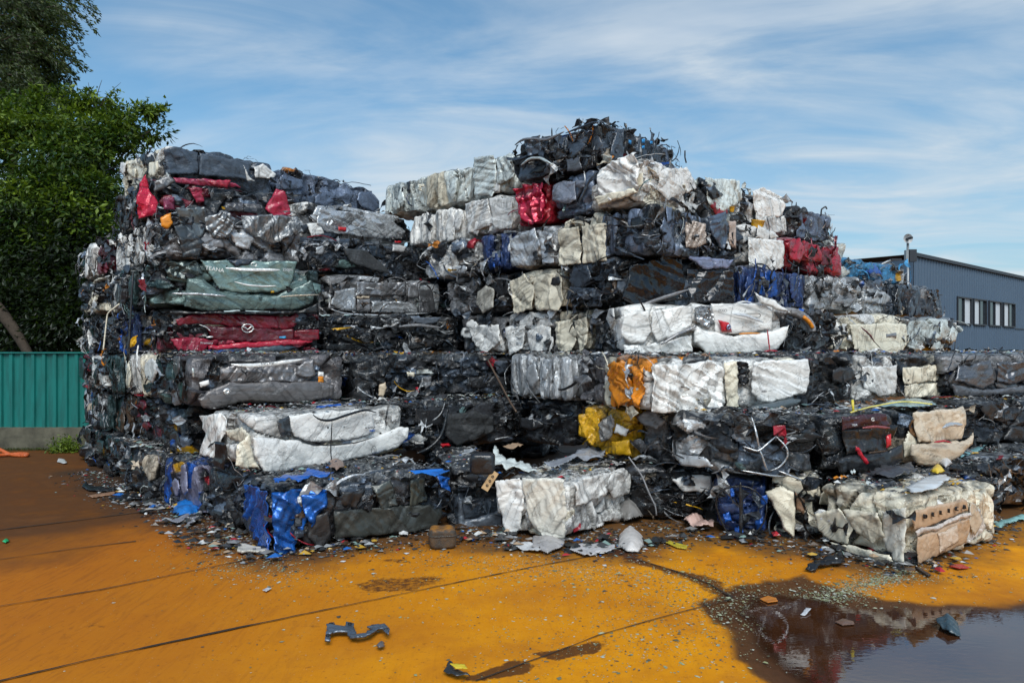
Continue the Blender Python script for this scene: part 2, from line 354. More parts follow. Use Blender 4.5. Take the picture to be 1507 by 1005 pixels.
ORD = ['', 'first', 'second', 'third', 'fourth', 'fifth', 'sixth', 'seventh', 'eighth']
class Bale: pass
def bale(row, pl, dl, pr, dr, depth, style, main, second, mixv, label, nscrap=16, faces='F', hh=None, z0=None, rnd=10, fine=None, tilt=None, vis='F'):
    """front face runs from pixel column pl at distance dl to pr at dr; row counts from the ground"""
    A = np.array([GX(pl, dl), dl]); B = np.array([GX(pr, dr), dr]); w = float(np.linalg.norm(B - A)); yaw = math.atan2(B[1] - A[1], B[0] - A[0])
    seed = 1000 + len(BALES) * 37
    h = hh or RH; z = (row - 1) * RH if z0 is None else z0
    rj = random.Random(seed); hj = rj.uniform(-.022, .004) if row >= 3 and not hh else 0; h = h + hj
    root = empty('car_bale', (A[0], A[1], z), yaw); root.rotation_euler = (0, rj.gauss(0, .007), yaw)
    if tilt: root.rotation_euler = (tilt[0], tilt[1], yaw)
    D = (dl + dr) / 2
    g = fine or max(.017, .0021 * D)
    bale_body('crushed_body', w, depth, h, seed, style, main, second, mixv, g, root, topfine=(row <= 3), rnd=rnd)
    fs = faces + ('T' if row <= 3 else '') + ('T' if row >= 7 else '')
    bale_scrap(w, depth, h, seed + 4, int(nscrap * 1.6 * max(w, .8)), root, main, second, fs, style)
    tag(root, label, 'crushed car', 'bales of crushed cars stacked in the pile')
    b = Bale(); b.root = root; b.A = A; b.w = w; b.yaw = yaw; b.h = h; b.z = z; b.d = depth; b.seed = seed
    BALES.append(b)
    r = random.Random(seed + 9)
    fl = [f for f in faces if f in 'FLR']
    for f in fl:
        wd = w if f == 'F' else depth
        area = wd * h; k = int(area * (3.6 if mixv > .5 else 2.4) + r.random())
        for _ in range(k):
            cu, cz = r.uniform(.08, .92) * wd, r.uniform(.15, .85) * h; ru = r.uniform(.10, .26) * (.6 if style == 'pleat' else 1.5); rz = r.uniform(.07, .20) * (1.5 if style == 'pleat' else .9); n = r.randint(4, 7); t0 = r.uniform(0, 6)
            poly = [(min(max(cu + ru * r.uniform(.6, 1.15) * math.cos(t0 + 6.283 * i / n), .01), wd - .01), min(max(cz + rz * r.uniform(.6, 1.15) * math.sin(t0 + 6.283 * i / n), .01), h - .01)) for i in range(n)]
            cn = r.choices([main, second, 'dark', r.choice(ACC)], [6 * mixv + .5, 1.6, 1.6 if mixv < .75 else .25, .5 if mixv < .8 else .1])[0]
            panel_uv(b, poly, cn, 'folded_sheet', off=r.uniform(.014, .035), crum=r.uniform(.006, .022), freq=r.uniform(2, 5), face=f, rough=r.uniform(.3, .5), g=.02 if D < 9 else .026, grime=.75, sh=r.uniform(.8, 1.05), sdk=r.randint(0, 900), raw=True, edge=.6)
    return b

# pixel -> local face coordinates, so a dented panel sits on the face where the photo shows it
def to_face(b, x, y, face='F'):
    c, s = math.cos(b.yaw), math.sin(b.yaw); T = np.array([c, s]); Nn = np.array([-s, c])
    ray = np.array([(x - CX) / F, 1.0])
    if face == 'F': O = b.A; U = T
    elif face == 'R': O = b.A + T * b.w; U = Nn
    else: O = b.A; U = Nn
    M = np.array([[ray[0], -U[0]], [ray[1], -U[1]]]); t, u = np.linalg.solve(M, O)
    return u, CZ - (y - HY) / F * t - b.z
def loc(b, u, z, off, face='F'):
    if face == 'F': return np.stack([u, -off + 0 * u, z], -1)
    if face == 'R': return np.stack([b.w + off + 0 * u, u, z], -1)
    return np.stack([-off + 0 * u, u, z], -1)
def inpoly(X, Y, poly):
    ins = np.zeros(X.shape, bool); n = len(poly)
    for i in range(n):
        x0, y0 = poly[i]; x1, y1 = poly[(i + 1) % n]
        cnd = ((y0 > Y) != (y1 > Y)); xi = (x1 - x0) * (Y - y0) / ((y1 - y0) + 1e-12) + x0
        ins ^= cnd & (X < xi)
    return ins
def edgedist(X, Y, poly):
    D = np.full(X.shape, 1e9); n = len(poly); NX = X.copy(); NY = Y.copy()
    for i in range(n):
        x0, y0 = poly[i]; x1, y1 = poly[(i + 1) % n]; dx, dy = x1 - x0, y1 - y0
        t = np.clip(((X - x0) * dx + (Y - y0) * dy) / (dx * dx + dy * dy + 1e-12), 0, 1)
        cx, cy = x0 + t * dx, y0 + t * dy; d = np.hypot(X - cx, Y - cy); m = d < D
        D = np.where(m, d, D); NX = np.where(m, cx, NX); NY = np.where(m, cy, NY)
    return D, NX, NY
def panel(b, pts, color, *a, face='F', **k):
    return panel_uv(b, [to_face(b, x, y, face) for x, y in pts], color, *a, face=face, sdk=int(abs(pts[0][0] * 7 + pts[0][1] * 13)) % 997, **k)
def panel_uv(b, poly, color, name='body_panel', off=.05, crum=.010, freq=2.2, face='F', rough=.36, metal=None, g=.012, bulge=0.0, edge=.8, grime=.8, label=None, sh=1.0, sdk=0, raw=False):
    P = np.array(poly); lo = P.min(0); hi = P.max(0)
    nx = max(3, int((hi[0] - lo[0]) / g)); ny = max(3, int((hi[1] - lo[1]) / g))
    X, Y = np.meshgrid(np.linspace(lo[0], hi[0], nx + 1), np.linspace(lo[1], hi[1], ny + 1), indexing='ij')
    wob = .008
    if not raw: off = off * .66; bulge = bulge * .4; crum = crum * 1.1 + .002
    Xc = (X[:-1, :-1] + X[1:, 1:]) / 2; Yc = (Y[:-1, :-1] + Y[1:, 1:]) / 2
    keep = inpoly(Xc, Yc, poly)
    if keep.sum() < 3: return None
    ii, jj = np.nonzero(keep); n = ny + 1
    q = np.stack([ii * n + jj, (ii + 1) * n + jj, (ii + 1) * n + jj + 1, ii * n + jj + 1], 1)
    used, inv = np.unique(q, return_inverse=True); q = inv.reshape(-1, 4)
    x = X.ravel()[used]; y = Y.ravel()[used]
    Dd, nxp, nyp = edgedist(x, y, poly); inside = inpoly(x, y, poly)
    snap = (~inside) | (Dd < g * .5); x = np.where(snap, nxp, x); y = np.where(snap, nyp, y); Dd = np.where(snap, 0, Dd)
    sd = b.seed + sdk
    Q = np.stack([x, y, np.zeros_like(x) + sd], 1)
    x = x + wob * (vnoise(Q * 22, sd) + vnoise(Q * 7, sd + 5)); y = y + wob * (vnoise(Q * 22, sd + 1) + vnoise(Q * 7, sd + 6))
    fall = edge + (1 - edge) * np.clip(Dd / .02, 0, 1)
    cyy = (y - lo[1]) / (hi[1] - lo[1] + 1e-6); fa, la, ta = foil(Q, sd + 2, freq, 4, True); fb, lb, tb = foil(Q, sd + 8, freq * 2.6, 3, True); fo = fa * crum + fb * crum * .35
    o = off * fall + fo + bulge * (1 - (2 * cyy - 1) ** 2) * np.clip(Dd / .06, 0, 1) ** .5
    V = loc(b, x, y, o, face)
    c = np.array(C[color] if isinstance(color, str) else color) * sh
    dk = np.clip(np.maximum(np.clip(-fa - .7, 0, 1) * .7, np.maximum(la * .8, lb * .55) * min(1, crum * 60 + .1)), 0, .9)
    cc = c[None] * (1 - dk[:, None]) * np.clip(1 + .05 * vnoise(Q * 4, sd) + (.2 * ta + .1 * tb) * min(1, crum * 40), .6, 1.2)[:, None]  # valley darkening and facet tones are shading put into the panel colour
    mt = METAL.get(color, 0) if metal is None and isinstance(color, str) else (metal or 0)
    sur = np.tile(np.array([mt, rough, grime]), (len(x), 1))
    if face != 'F': q = q[:, ::-1]
    if face == 'R': q = q[:, ::-1]
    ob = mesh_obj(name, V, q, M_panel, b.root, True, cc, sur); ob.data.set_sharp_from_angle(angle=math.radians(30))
    sol = ob.modifiers.new('thickness', 'SOLIDIFY'); sol.thickness = .006; sol.offset = -1
    if label: ob['label'] = label
    return ob
def bar(b, pts, r, color, name='trim_strip', off=.07, face='F', metal=.6, rough=.3, flat=1.0, bow=0, label=None, parent=None):
    P = smooth_path([to_face(b, x, y, face) for x, y in pts], 22 if len(pts) > 2 else 12)
    rs = random.Random(b.seed + int(pts[0][0])); n = len(P)
    o = np.array([off + bow * math.sin(math.pi * i / (n - 1)) + rs.uniform(-.002, .002) for i in range(n)])
    V = loc(b, P[:, 0], P[:, 1], o, face); mb = MB()
    c = C[color] if isinstance(color, str) else color
    rr = r * np.clip(np.sin(np.linspace(.25, 2.9, n)) * 1.4, .35, 1)
    mb.tube(V, rr, c, (metal, rough, .45), 8, flat)
    o = mb.build(name, M_panel, parent or b.root)
    if label: o['label'] = label
    return o
TEXTM = {}
def text(b, s, x, y, hpx, color, name='lettering', off=.075, face='F', slant=0, spacing=1.0, mat=None, ext=.004, skew=0.0):
    u, z = to_face(b, x, y, face); u2, z2 = to_face(b, x, y + hpx, face); hgt = abs(z - z2)
    cu = bpy.data.curves.new(name, 'FONT'); cu.body = s; cu.size = hgt * 1.35; cu.extrude = ext; cu.align_x = 'CENTER'; cu.align_y = 'CENTER'; cu.space_character = spacing
    if color not in TEXTM: TEXTM[color] = plain('badge_' + color, C[color], .3, 0, 30, .2)
    tmp = bpy.data.objects.new(name, cu); me = bpy.data.meshes.new_from_object(tmp); bpy.data.objects.remove(tmp); me.materials.clear(); me.materials.append(TEXTM[color])
    o = bpy.data.objects.new(name, me); col.objects.link(o); o.parent = b.root
    p = loc(b, np.array([u]), np.array([z]), off, face)[0]; o.location = p
    o.rotation_euler = (math.radians(90), skew, math.radians({'F': 0, 'R': 90, 'L': -90}[face]))
    return o
# ================================================================== THE PILE
J = 'junk'; S_ = 'sheet'; K = 'crumple'; PL = 'pleat'
# ---- left block, faces towards the right front
teana = bale(5, 216, 8.75, 473, 9.75, .9, K, 'teal', 'dteal', .75, 'grey-green crushed saloon with long chrome strip and TEANA lettering', 12, 'FL')
mazda = bale(4, 229, 8.95, 475, 9.85, .9, K, 'dred', 'black', .6, 'dark red crushed car with round winged badge on its nose', 14, 'FL')
volvo = bale(3, 275, 7.65, 512, 8.6, 1.5, K, 'graybrown', 'gray', .7, 'brown-grey crushed car with white bumper strip and white disc', 14, 'FL')
wht = bale(2, 372, 7.0, 598, 8.35, .98, S_, 'white', 'cream', .9, 'long white crushed car with black tie wire down its smooth tail', 6, 'FL')
blu = bale(1, 400, 6.25, 664, 7.2, 1.7, K, 'dark', 'slate', .4, 'low bale with torn metallic blue sheet on its left corner', 26, 'FL')
redtop = bale(7, 203, 9.35, 430, 10.4, .9, K, 'dark', 'dred', .45, 'bale of dark scrap edged with bright red sheet near top left', 24, 'FL')
gry6 = bale(6, 243, 8.75, 452, 9.85, .9, K, 'gray', 'silver', .75, 'crumpled grey bale directly above the grey-green saloon', 22, 'FL')
top8 = bale(8, 240, 9.75, 405, 10.85, .9, K, 'slate', 'white', .6, 'dark blue-grey roof sheet folded over the top left bale', 8, 'FL')
b8b = bale(8, 408, 11.0, 558, 12.6, .9, K, 'bluegray', 'slate', .85, 'blue-grey crinkled bale sloping down right of the top left bale', 10)
b7b = bale(7, 450, 10.7, 608, 12.3, .9, S_, 'silver', 'white', .85, 'silver crushed tail with two small red lamps, second layer from top', 10)
b6b = bale(6, 452, 10.3, 622, 11.9, .9, J, 'slate', 'dark', .35, 'black bale with hanging plastic bumper under the silver tail', 24)
b5b = bale(5, 480, 10.3, 655, 11.5, .9, S_, 'gray', 'silver', .6, 'silver-grey crushed nose with licence plate recess right of the grey-green saloon', 12)
b4b = bale(4, 476, 9.95, 682, 11.2, .9, J, 'dark', 'black', .3, 'almost black bale right of the dark red car with the badge', 26)
b3b = bale(3, 516, 8.65, 762, 9.9, 1.4, J, 'dark', 'slate', .25, 'black bale full of tangled scrap and a cream plastic piece', 34)
b2b = bale(2, 600, 8.4, 775, 9.4, 1.3, J, 'dark', 'black', .3, 'black bale with grey plastic underbody sheet right of the long white car', 28)
b1b = bale(1, 665, 7.3, 745, 7.45, 2.0, J, 'dark', 'slate', .25, 'low black scrap bale behind the loose grey bumper plate', 22)

# ---- far-left shaded side: bale ends between the far corner and each layer's front corner
corner = {1: (232, 8.3), 2: (298, 7.75), 3: (275, 7.75), 4: (229, 9.0), 5: (216, 8.8), 6: (243, 8.8)}
side = {1: [('silver','black',.5),('dteal','black',.45),('black','dark',.3),('black','brown',.3),('dark','beige',.35)],
        2: [('silver','black',.6),('dteal','silver',.6),('brown','black',.6),('dark','dred',.5),('black','dred',.3)],
        3: [('dark','red',.4),('white','black',.4),('dteal','black',.8),('cream','white',.9),('slate','dteal',.5)],
        4: [('white','silver',.6),('black','slate',.3),('black','dark',.3),('navy','blue',.6)],
        5: [('dark','dteal',.3),('cream','dark',.4),('white','dark',.5),('dteal','teal',.6)],
        6: [('white','dteal',.55),('dred','dark',.35),('white','silver',.9),('white','gray',.75)]}
SN = {'silver':'silver','dteal':'dark teal','black':'black','dark':'sooty','brown':'brown','white':'white','cream':'cream','slate':'slate','navy':'navy blue','dred':'dark red'}
nth = ['leftmost', 'second', 'third', 'fourth', 'fifth']
for row in range(1, 7):
    A = np.array([GX(118, 11.7), 11.7]); cp, cd = corner[row]; B = np.array([GX(cp, cd), cd]); lst = side[row]
    tot = np.linalg.norm(B - A); skip = 0.0 if row in (1,) else .62
    B2 = B + (A - B) / tot * skip; n = len(lst)
    for i, (m, s2, mv) in enumerate(lst):
        P0 = A + (B2 - A) * (i / n); P1 = A + (B2 - A) * ((i + .97) / n); rs = random.Random(row * 10 + i)
        sft = rs.uniform(-.06, .06); P0 = P0 + np.array([.7, .7]) * sft; P1 = P1 + np.array([.7, .7]) * sft
        px0 = CX + P0[0] / P0[1] * F; px1 = CX + P1[0] / P1[1] * F
        bale(row, px0, P0[1], px1, P1[1], 1.3, PL if mv > .5 else J, m, s2, mv,
             '%s bale end on the shaded left side, %s layer up, %s from the left' % (SN[m], ORD[row], nth[i]), 16, 'F' if i else 'FL')
bale(8, 174, 10.9, 236, 9.85, 1.2, K, 'cream', 'white', .85, 'rounded cream bale end at the top left edge of the pile', 10, 'FL')
bale(7, 170, 10.8, 199, 9.8, 1.2, J, 'dark', 'white', .4, 'small dark bale end under the rounded cream one', 14, 'FL')
bale(1, 236, 8.25, 298, 7.6, .9, PL, 'purple', 'blue', .8, 'pleated lilac and blue bale end standing on the ground at left', 12, 'FL')
bale(1, 299, 7.6, 364, 6.95, .9, J, 'black', 'dark', .3, 'matted black bale end left of the torn blue sheet', 26)

# ---- middle block, faces towards the left front
L = 1.7
bale(8, 562, 12.4, 697, 10.95, L, PL, 'pale', 'cream', .95, 'pale green-white pleated bale on top of the middle valley', 6, 'FL')
bale(8, 698, 10.8, 757, 10.15, L, PL, 'pale', 'white', .95, 'tall pale bale left of the black top bales', 5)
b8c = bale(8, 757, 9.75, 834, 9.15, L, K, 'slate', 'black', .7, 'black crumpled bale with a bent pipe and upright rod on top', 26, 'FL')
bale(7, 596, 11.9, 683, 11.0, L, PL, 'white', 'pale', .95, 'white pleated bale under the pale green-white one', 6, 'FL')
bale(7, 684, 10.95, 757, 10.1, L, K, 'white', 'pale', .95, 'white creased bale left of the bright red one', 5)
bred = bale(7, 758, 9.95, 809, 9.45, L, K, 'red', 'red', .95, 'bright red foil-like bale end below the black top bale', 4)
b7s = bale(7, 811, 9.45, 874, 8.85, L, K, 'bluegray', 'dark', .7, 'blue-grey bale end between the red one and the leaning white one', 10)
bale(6, 620, 11.5, 700, 10.6, L, K, 'silver', 'white', .65, 'silver scrap bale under the white pleated one', 22)
bale(6, 701, 10.55, 748, 10.0, L, PL, 'navy', 'blue', .8, 'small navy blue bale end in the sixth layer', 8)
bale(6, 750, 10.0, 820, 9.3, L, K, 'silver', 'white', .9, 'shiny silver bale end under the bright red one', 8)
bale(6, 821, 9.3, 896, 8.6, L, PL, 'cream', 'cream', .95, 'cream pleated bale end in the sixth layer', 4)
bale(5, 655, 11.2, 702, 10.7, L, K, 'gray', 'slate', .5, 'black twisted bale end with grey sheets in the fifth layer', 20)
bdoor = bale(5, 703, 10.65, 749, 10.1, L, J, 'dark', 'gray', .4, 'dark bale end showing one pale door skin', 16)
bale(5, 751, 10.05, 831, 9.25, L, K, 'cream', 'white', .9, 'cream dented bale end in the fifth layer', 6)
bale(5, 832, 9.2, 906, 8.45, L, J, 'slate', 'black', .55, 'dark folded bale end left of the long black car', 20)
bale(4, 676, 11.0, 742, 10.2, L, K, 'white', 'gray', .75, 'crumpled white bale end at the foot of the valley', 10, 'FL')
bale(4, 743, 10.2, 815, 9.45, L, K, 'white', 'silver', .8, 'white bale end with a rounded silver hollow', 10)
bale(4, 816, 9.45, 868, 8.95, L, K, 'cream', 'cream', .85, 'tall cream bale end in the fourth layer', 6)
bale(4, 869, 8.95, 916, 8.45, L, J, 'dark', 'gray', .4, 'dark bale end touching the white car with the red lamp', 16)
bale(3, 745, 9.5, 844, 8.5, L, PL, 'silver', 'silver', .92, 'silver foil-like bale end in the third layer', 6)
bale(3, 845, 8.5, 893, 8.0, L, K, 'graybrown', 'gray', .85, 'grey folded bale end left of the orange one', 8)
org = bale(3, 893, 7.75, 954, 7.25, L * .6, PL, 'orange', 'orange', .98, 'orange torn bale end with grey slashes', 8, 'FR')
bale(2, 765, 9.2, 851, 8.7, L, J, 'dark', 'black', .35, 'black bale end left of the yellow one in the second layer', 20)
yel = bale(2, 852, 8.2, 936, 7.75, L * .7, K, 'yellow', 'yellow', .95, 'yellow crushed bale end under the orange one', 12, 'FL')
bale(2, 937, 7.8, 986, 7.5, L * .6, K, 'gray', 'cream', .7, 'narrow crinkled grey-cream bale end right of the yellow one', 12)

# ---- right block
b8d = bale(8, 836, 9.15, 888, 8.75, .75, K, 'slate', 'black', .7, 'highest black bale end at the crown of the pile', 26)
b8e = bale(8, 889, 8.8, 1000, 10.1, .8, PL, 'slate', 'bluegray', .75, 'long black bale with bits of blue sloping from the crown', 34, 'FL')
b7w = bale(7, 878, 8.75, 948, 8.3, 1.0, K, 'white', 'cream', .92, 'white bale leaning forward below the crown', 10, 'FL')
bale(7, 949, 8.35, 1030, 9.3, .8, K, 'white', 'cream', .85, 'white creased bale with a dark pipe end right of the leaning one', 12)
bale(7, 1031, 9.3, 1100, 10.1, .8, K, 'pale', 'dark', .7, 'grey-green white bale near the top of the right slope', 16)
bale(7, 1101, 10.1, 1162, 10.8, .8, K, 'white', 'slate', .75, 'white bale with a blue-grey rumpled top on the right slope', 14)
bale(7, 1163, 10.8, 1228, 11.5, .8, PL, 'bluegray', 'silver', .8, 'dark pleated bale at the end of the top right layer', 18, 'FR', hh=.45)
bale(6, 897, 8.6, 958, 8.15, 1.0, J, 'slate', 'black', .5, 'black twisted bale end below the leaning white one', 24, 'FL')
b6r = bale(6, 959, 8.15, 1042, 8.9, .8, PL, 'bluegray', 'slate', .6, 'dark blue-grey pleated bale on the front right corner', 20)
bhc = bale(6, 1043, 8.9, 1094, 9.35, .8, J, 'slate', 'dark', .5, 'dark bale with two pale honeycomb blocks', 12)
bale(6, 1095, 9.4, 1152, 9.95, .8, S_, 'white', 'white', .92, 'smooth white bale right of the honeycomb blocks', 6)
bale(6, 1153, 9.95, 1243, 11.0, .8, K, 'red', 'dred', .8, 'dusty red crumpled bale on the right slope', 10, 'F', hh=.48)
bale(6, 1229, 11.2, 1254, 11.5, .8, S_, 'pale', 'white', .9, 'small pale bale behind the dusty red one', 4, 'FR', hh=.62)
bale(6, 1245, 11.3, 1338, 12.6, .8, K, 'lightblue', 'silver', .85, 'light blue torn bale on the low right slope', 10, 'FR', hh=.34)
blk5 = bale(5, 907, 8.45, 1088, 8.95, .8, K, 'black', 'slate', .8, 'long glossy black car above the white one with the red lamp', 14, 'FL')
bale(5, 1090, 9.1, 1192, 10.2, .8, PL, 'navy', 'blue', .75, 'navy blue bale right of the long black car', 14)
bale(5, 1193, 10.3, 1310, 11.7, .8, K, 'silver', 'gray', .75, 'grey rumpled bale with a curved white sill below the dusty red one', 16)
bale(5, 1311, 11.8, 1391, 13.0, .8, PL, 'slate', 'gray', .7, 'dark pleated bale in front of the blue-grey building wall', 12, 'FR')
nis = bale(4, 914, 8.3, 1157, 8.75, .8, S_, 'white', 'white', .9, 'long white crushed hatchback with red tail lamp', 4, 'FL')
bale(4, 1158, 8.95, 1239, 10.0, .8, J, 'dark', 'black', .35, 'black bale between the white hatchback and the cream one', 26)
crm4 = bale(4, 1240, 10.1, 1338, 11.1, .8, S_, 'cream', 'white', .9, 'cream crushed tail with red stickers on the right slope', 5)
bale(4, 1339, 11.1, 1408, 12.0, .8, S_, 'pale', 'white', .8, 'silvery white rounded bale at the right end of its layer', 10, 'FR')
w3 = bale(3, 952, 7.2, 1190, 7.95, .95, K, 'white', 'cream', .85, 'crumpled white bale with a smooth hanging door skin', 8, 'FL')
bale(3, 1191, 8.0, 1261, 8.45, .9, J, 'black', 'dark', .3, 'black dusty bale right of the hanging white door skin', 20)
bale(3, 1262, 8.6, 1321, 9.0, .9, K, 'white', 'gray', .7, 'small off-white bale end in the third layer at right', 10)
bale(3, 1322, 9.0, 1388, 9.5, .9, K, 'cream', 'dark', .7, 'cream bale end left of the smooth grey car', 10)
g3 = bale(3, 1389, 9.2, 1640, 9.9, .9, S_, 'gray', 'slate', .85, 'smooth dark grey crushed car cut off by the right edge', 10)
bale(2, 987, 7.35, 1085, 6.85, 1.2, K, 'silver', 'slate', .6, 'silver and black tangled bale end in the second layer', 24, 'FL')
b2k = bale(2, 1086, 6.75, 1211, 6.85, 1.1, J, 'black', 'dark', .4, 'black bale wound with bent white metal tubes', 30)
lex = bale(2, 1212, 6.95, 1324, 7.2, 1.1, S_, 'black', 'dred', .8, 'near-black crushed hatchback with two red lamps', 10)
bei = bale(2, 1326, 7.4, 1414, 7.75, 1.1, S_, 'beige', 'cream', .8, 'beige crushed hatchback tail with drooping bumper', 8, 'FR')
bale(2, 1416, 8.7, 1640, 9.4, .9, J, 'black', 'dark', .3, 'long black bale under the smooth grey car at the right edge', 22)

# ---- ground layer, right half
crm1 = bale(1, 731, 7.0, 838, 6.55, 1.25, K, 'white', 'cream', .97, 'cream-white folded bale on the ground in the middle', 4, 'FLR')
bale(1, 916, 7.55, 1048, 7.35, 1.3, J, 'black', 'dark', .3, 'collapsed black bale with hanging wires right of the cream-white one', 44)
b1n = bale(1, 1049, 7.0, 1132, 6.85, 1.2, J, 'navy', 'black', .45, 'dark navy bale end with a steel hoop on the ground', 20)
b1f = bale(1, 1133, 6.95, 1203, 6.75, .9, J, 'cream', 'dark', .35, 'ragged bale with a hanging cream fender left of the corner bale', 24)
cor = bale(1, 1196, 6.66, 1335, 5.9, 1.44, K, 'cream', 'white', .9, 'cream and tan corner bale reading DELICA, standing nearest the puddle', 6, 'FL')
b1r = bale(1, 1432, 7.5, 1640, 9.2, 1.4, J, 'black', 'brown', .25, 'long dark bale behind the corner bale at the right edge', 40, 'F')
# bales behind, seen only by their littered tops
for i, (a, b_, c, d, dp) in enumerate([(835, 7.95, 915, 7.75, 1.2), (1205, 7.15, 1425, 7.5, 1.3)]):
    bale(1, a, b_, c, d, dp, J, 'black', 'dark', .3, ['flat black bale behind the cream-white folded bale', 'flat bale top behind the corner bale, covered in litter'][i], 26)

for row, nm in [(1, 'lowest'), (2, 'second'), (3, 'third'), (4, 'fourth'), (5, 'fifth'), (6, 'sixth')]:
    bale(row, 588, 12.6, 700, 12.3, 1.2, J, 'dark', 'slate', .3, 'dark bale deep in the shadowed valley of the pile, %s layer up' % nm, 8)
    if row == 6: bale(7, 592, 12.9, 640, 12.7, 1.0, J, 'silver', 'slate', .5, 'grey bale top peeping out at the head of the valley', 4, hh=.42)
    if row <= 4: bale(row, 690, 12.0, 800, 11.6, 1.2, J, 'dark', 'slate', .3, 'dark bale hidden inside behind the valley foot, %s layer up' % nm, 2)
# ================================================================== DENTED PANELS, LAMPS, TRIM
b = teana
panel(b, [(293,384),(437,386),(430,412),(424,425),(405,431),(345,431),(322,426)], (.21,.31,.29), 'boot_lid', .085, .016, 2.0, rough=.28, metal=.3, label='grey-green boot lid')
panel(b, [(272,436),(276,410),(300,411),(322,428),(345,434),(405,435),(430,425),(457,413),(464,432),(455,450),(430,456),(300,458),(270,452)], (.12,.18,.17), 'bumper', .10, .014, 1.6, rough=.35, metal=.3, bulge=.04)
panel(b, [(240,386),(290,384),(300,404),(270,412),(246,408)], (.09,.12,.115), 'body_panel', .06, .04, 4.5, rough=.28, metal=.5)
panel(b, [(333,384),(372,383),(366,391),(345,394)], (.03,.045,.07), 'plastic_cover', .115, .01, 3)
panel(b, [(250,457),(330,459),(440,457),(468,446),(466,462),(250,463)], (.012,.014,.016), 'lower_lip', .08, .012, 3)
bar(b, [(330,396),(345,398),(380,399),(409,399)], .022, 'white', 'chrome_strip', .125, metal=.3, flat=.5)
bar(b, [(343,416),(360,421),(385,423),(404,422)], .013, 'white', 'chrome_strip', .125, metal=.3)
bar(b, [(252,433),(290,434),(330,437)], .016, 'silver', 'side_moulding', .135); bar(b, [(409,438),(440,436),(466,435)], .012, 'beige', 'side_moulding', .13)
text(b, 'TEANA', 314, 398, 6.0, 'white', off=.13, skew=.12); text(b, '250JM', 420, 399, 4.2, 'silver', off=.13)
def ring(b, x, y, rx, rz, t, color, off, face='F', name='emblem', wings=False):
    u, z = to_face(b, x, y, face); mb = MB(); a = np.linspace(0, 2 * math.pi, 25)
    P = loc(b, u + rx * np.cos(a), z + rz * np.sin(a), off + 0 * a, face); mb.tube(P, t, C[color], (.8, .2, .1), 6)
    if wings:
        W = np.array([(-.95, .28), (-.6, .34), (-.28, .05), (0, -.28), (.28, .05), (.6, .34), (.95, .28)])
        mb.tube(loc(b, u + rx * W[:, 0], z + rz * W[:, 1], off + np.zeros(7), face), t * .9, C[color], (.8, .2, .1), 6)
    return mb.build(name, M_panel, b.root)
ring(b, 371, 391, .035, .02, .005, 'white', .135)
panel(b, [(396,428),(401,428),(401,432),(396,432)], 'yellow', 'sticker', .13, .001, g=.008)
b = mazda
panel(b, [(258,471),(285,463),(360,463),(425,467),(440,461),(442,474),(428,486),(360,482),(310,478),(262,480)], (.24,.012,.03), 'bonnet_edge', .07, .03, 3.2, rough=.28)
panel(b, [(300,480),(360,483),(430,486),(432,503),(380,505),(312,500)], (.12,.005,.015), 'tailgate_panel', .085, .01, 2, rough=.3)
panel(b, [(252,478),(298,477),(312,486),(306,496),(256,498)], 'black', 'lamp_hole', .06, .04, 6)
panel(b, [(438,474),(464,468),(465,483),(438,486)], 'black', 'lamp_hole', .06, .05, 8)
panel(b, [(250,499),(290,496),(310,501),(340,500),(346,506),(308,509),(303,518),(285,526),(268,526),(258,512)], (.36,.02,.05), 'body_panel', .09, .03, 4, rough=.3)
panel(b, [(306,509),(350,505),(440,500),(462,503),(440,509),(350,514),(306,516)], (.50,.02,.05), 'bumper_band', .12, .008, 2, rough=.25)
panel(b, [(303,516),(350,513),(412,509),(440,512),(420,519),(360,524),(300,526)], (.035,.06,.085), 'bumper', .125, .006, 2, rough=.4, bulge=.02, label='slate bumper strip')
panel(b, [(432,488),(468,486),(470,500),(446,506),(432,503)], (.20,.008,.02), 'body_panel', .09, .012, 3)
ring(b, 363, 484, .068, .052, .009, 'white', .115, wings=True)
text(b, 'Premacy', 303, 505, 3.6, 'silver', off=.135); panel(b, [(411,496),(420,496),(420,499),(411,499)], (.02,.3,.55), 'sticker', .11, .001, g=.01)
bar(b, [(292,478),(303,482),(309,488)], .008, 'white', 'lamp_rim', .10); bar(b, [(303,497),(313,496)], .012, 'white', 'clip', .1)
b = volvo
panel(b, [(325,541),(350,536),(420,534),(440,538),(458,530),(462,545),(458,558),(440,561),(345,563),(322,557)], (.24,.23,.235), 'tailgate_panel', .07, .035, 3.4, rough=.35, metal=.4)
panel(b, [(290,586),(305,574),(335,563),(400,562),(470,561),(490,567),(488,582),(450,592),(360,590),(310,602),(296,600)], (.15,.14,.14), 'bumper', .09, .012, 1.6, rough=.42, metal=.3, bulge=.04)
panel(b, [(436,541),(445,533),(459,529),(463,552),(448,557),(432,552)], (.26,.25,.255), 'body_panel', .115, .01, 3, metal=.4)
bar(b, [(336,536),(360,538),(395,536),(440,529)], .022, 'white', 'chrome_strip', .14, flat=.45, metal=.2); text(b, 'VOLVO', 388, 534, 3.2, 'gray', off=.155, spacing=1.5)
ring(b, 329, 575, .02, .02, .017, 'white', .155, name='reflector_disc'); panel(b, [(466,548),(474,548),(474,555),(466,555)], 'white', 'sticker', .1, .001, g=.01); panel(b, [(466,555),(474,555),(474,565),(466,565)], 'orange', 'sticker', .1, .001, g=.01)
panel(b, [(291,563),(305,559),(308,566),(294,571)], 'white', 'sticker', .1, .006)
bar(b, [(282,541),(283,555)], .012, 'pale', 'strut', .08)
b = wht
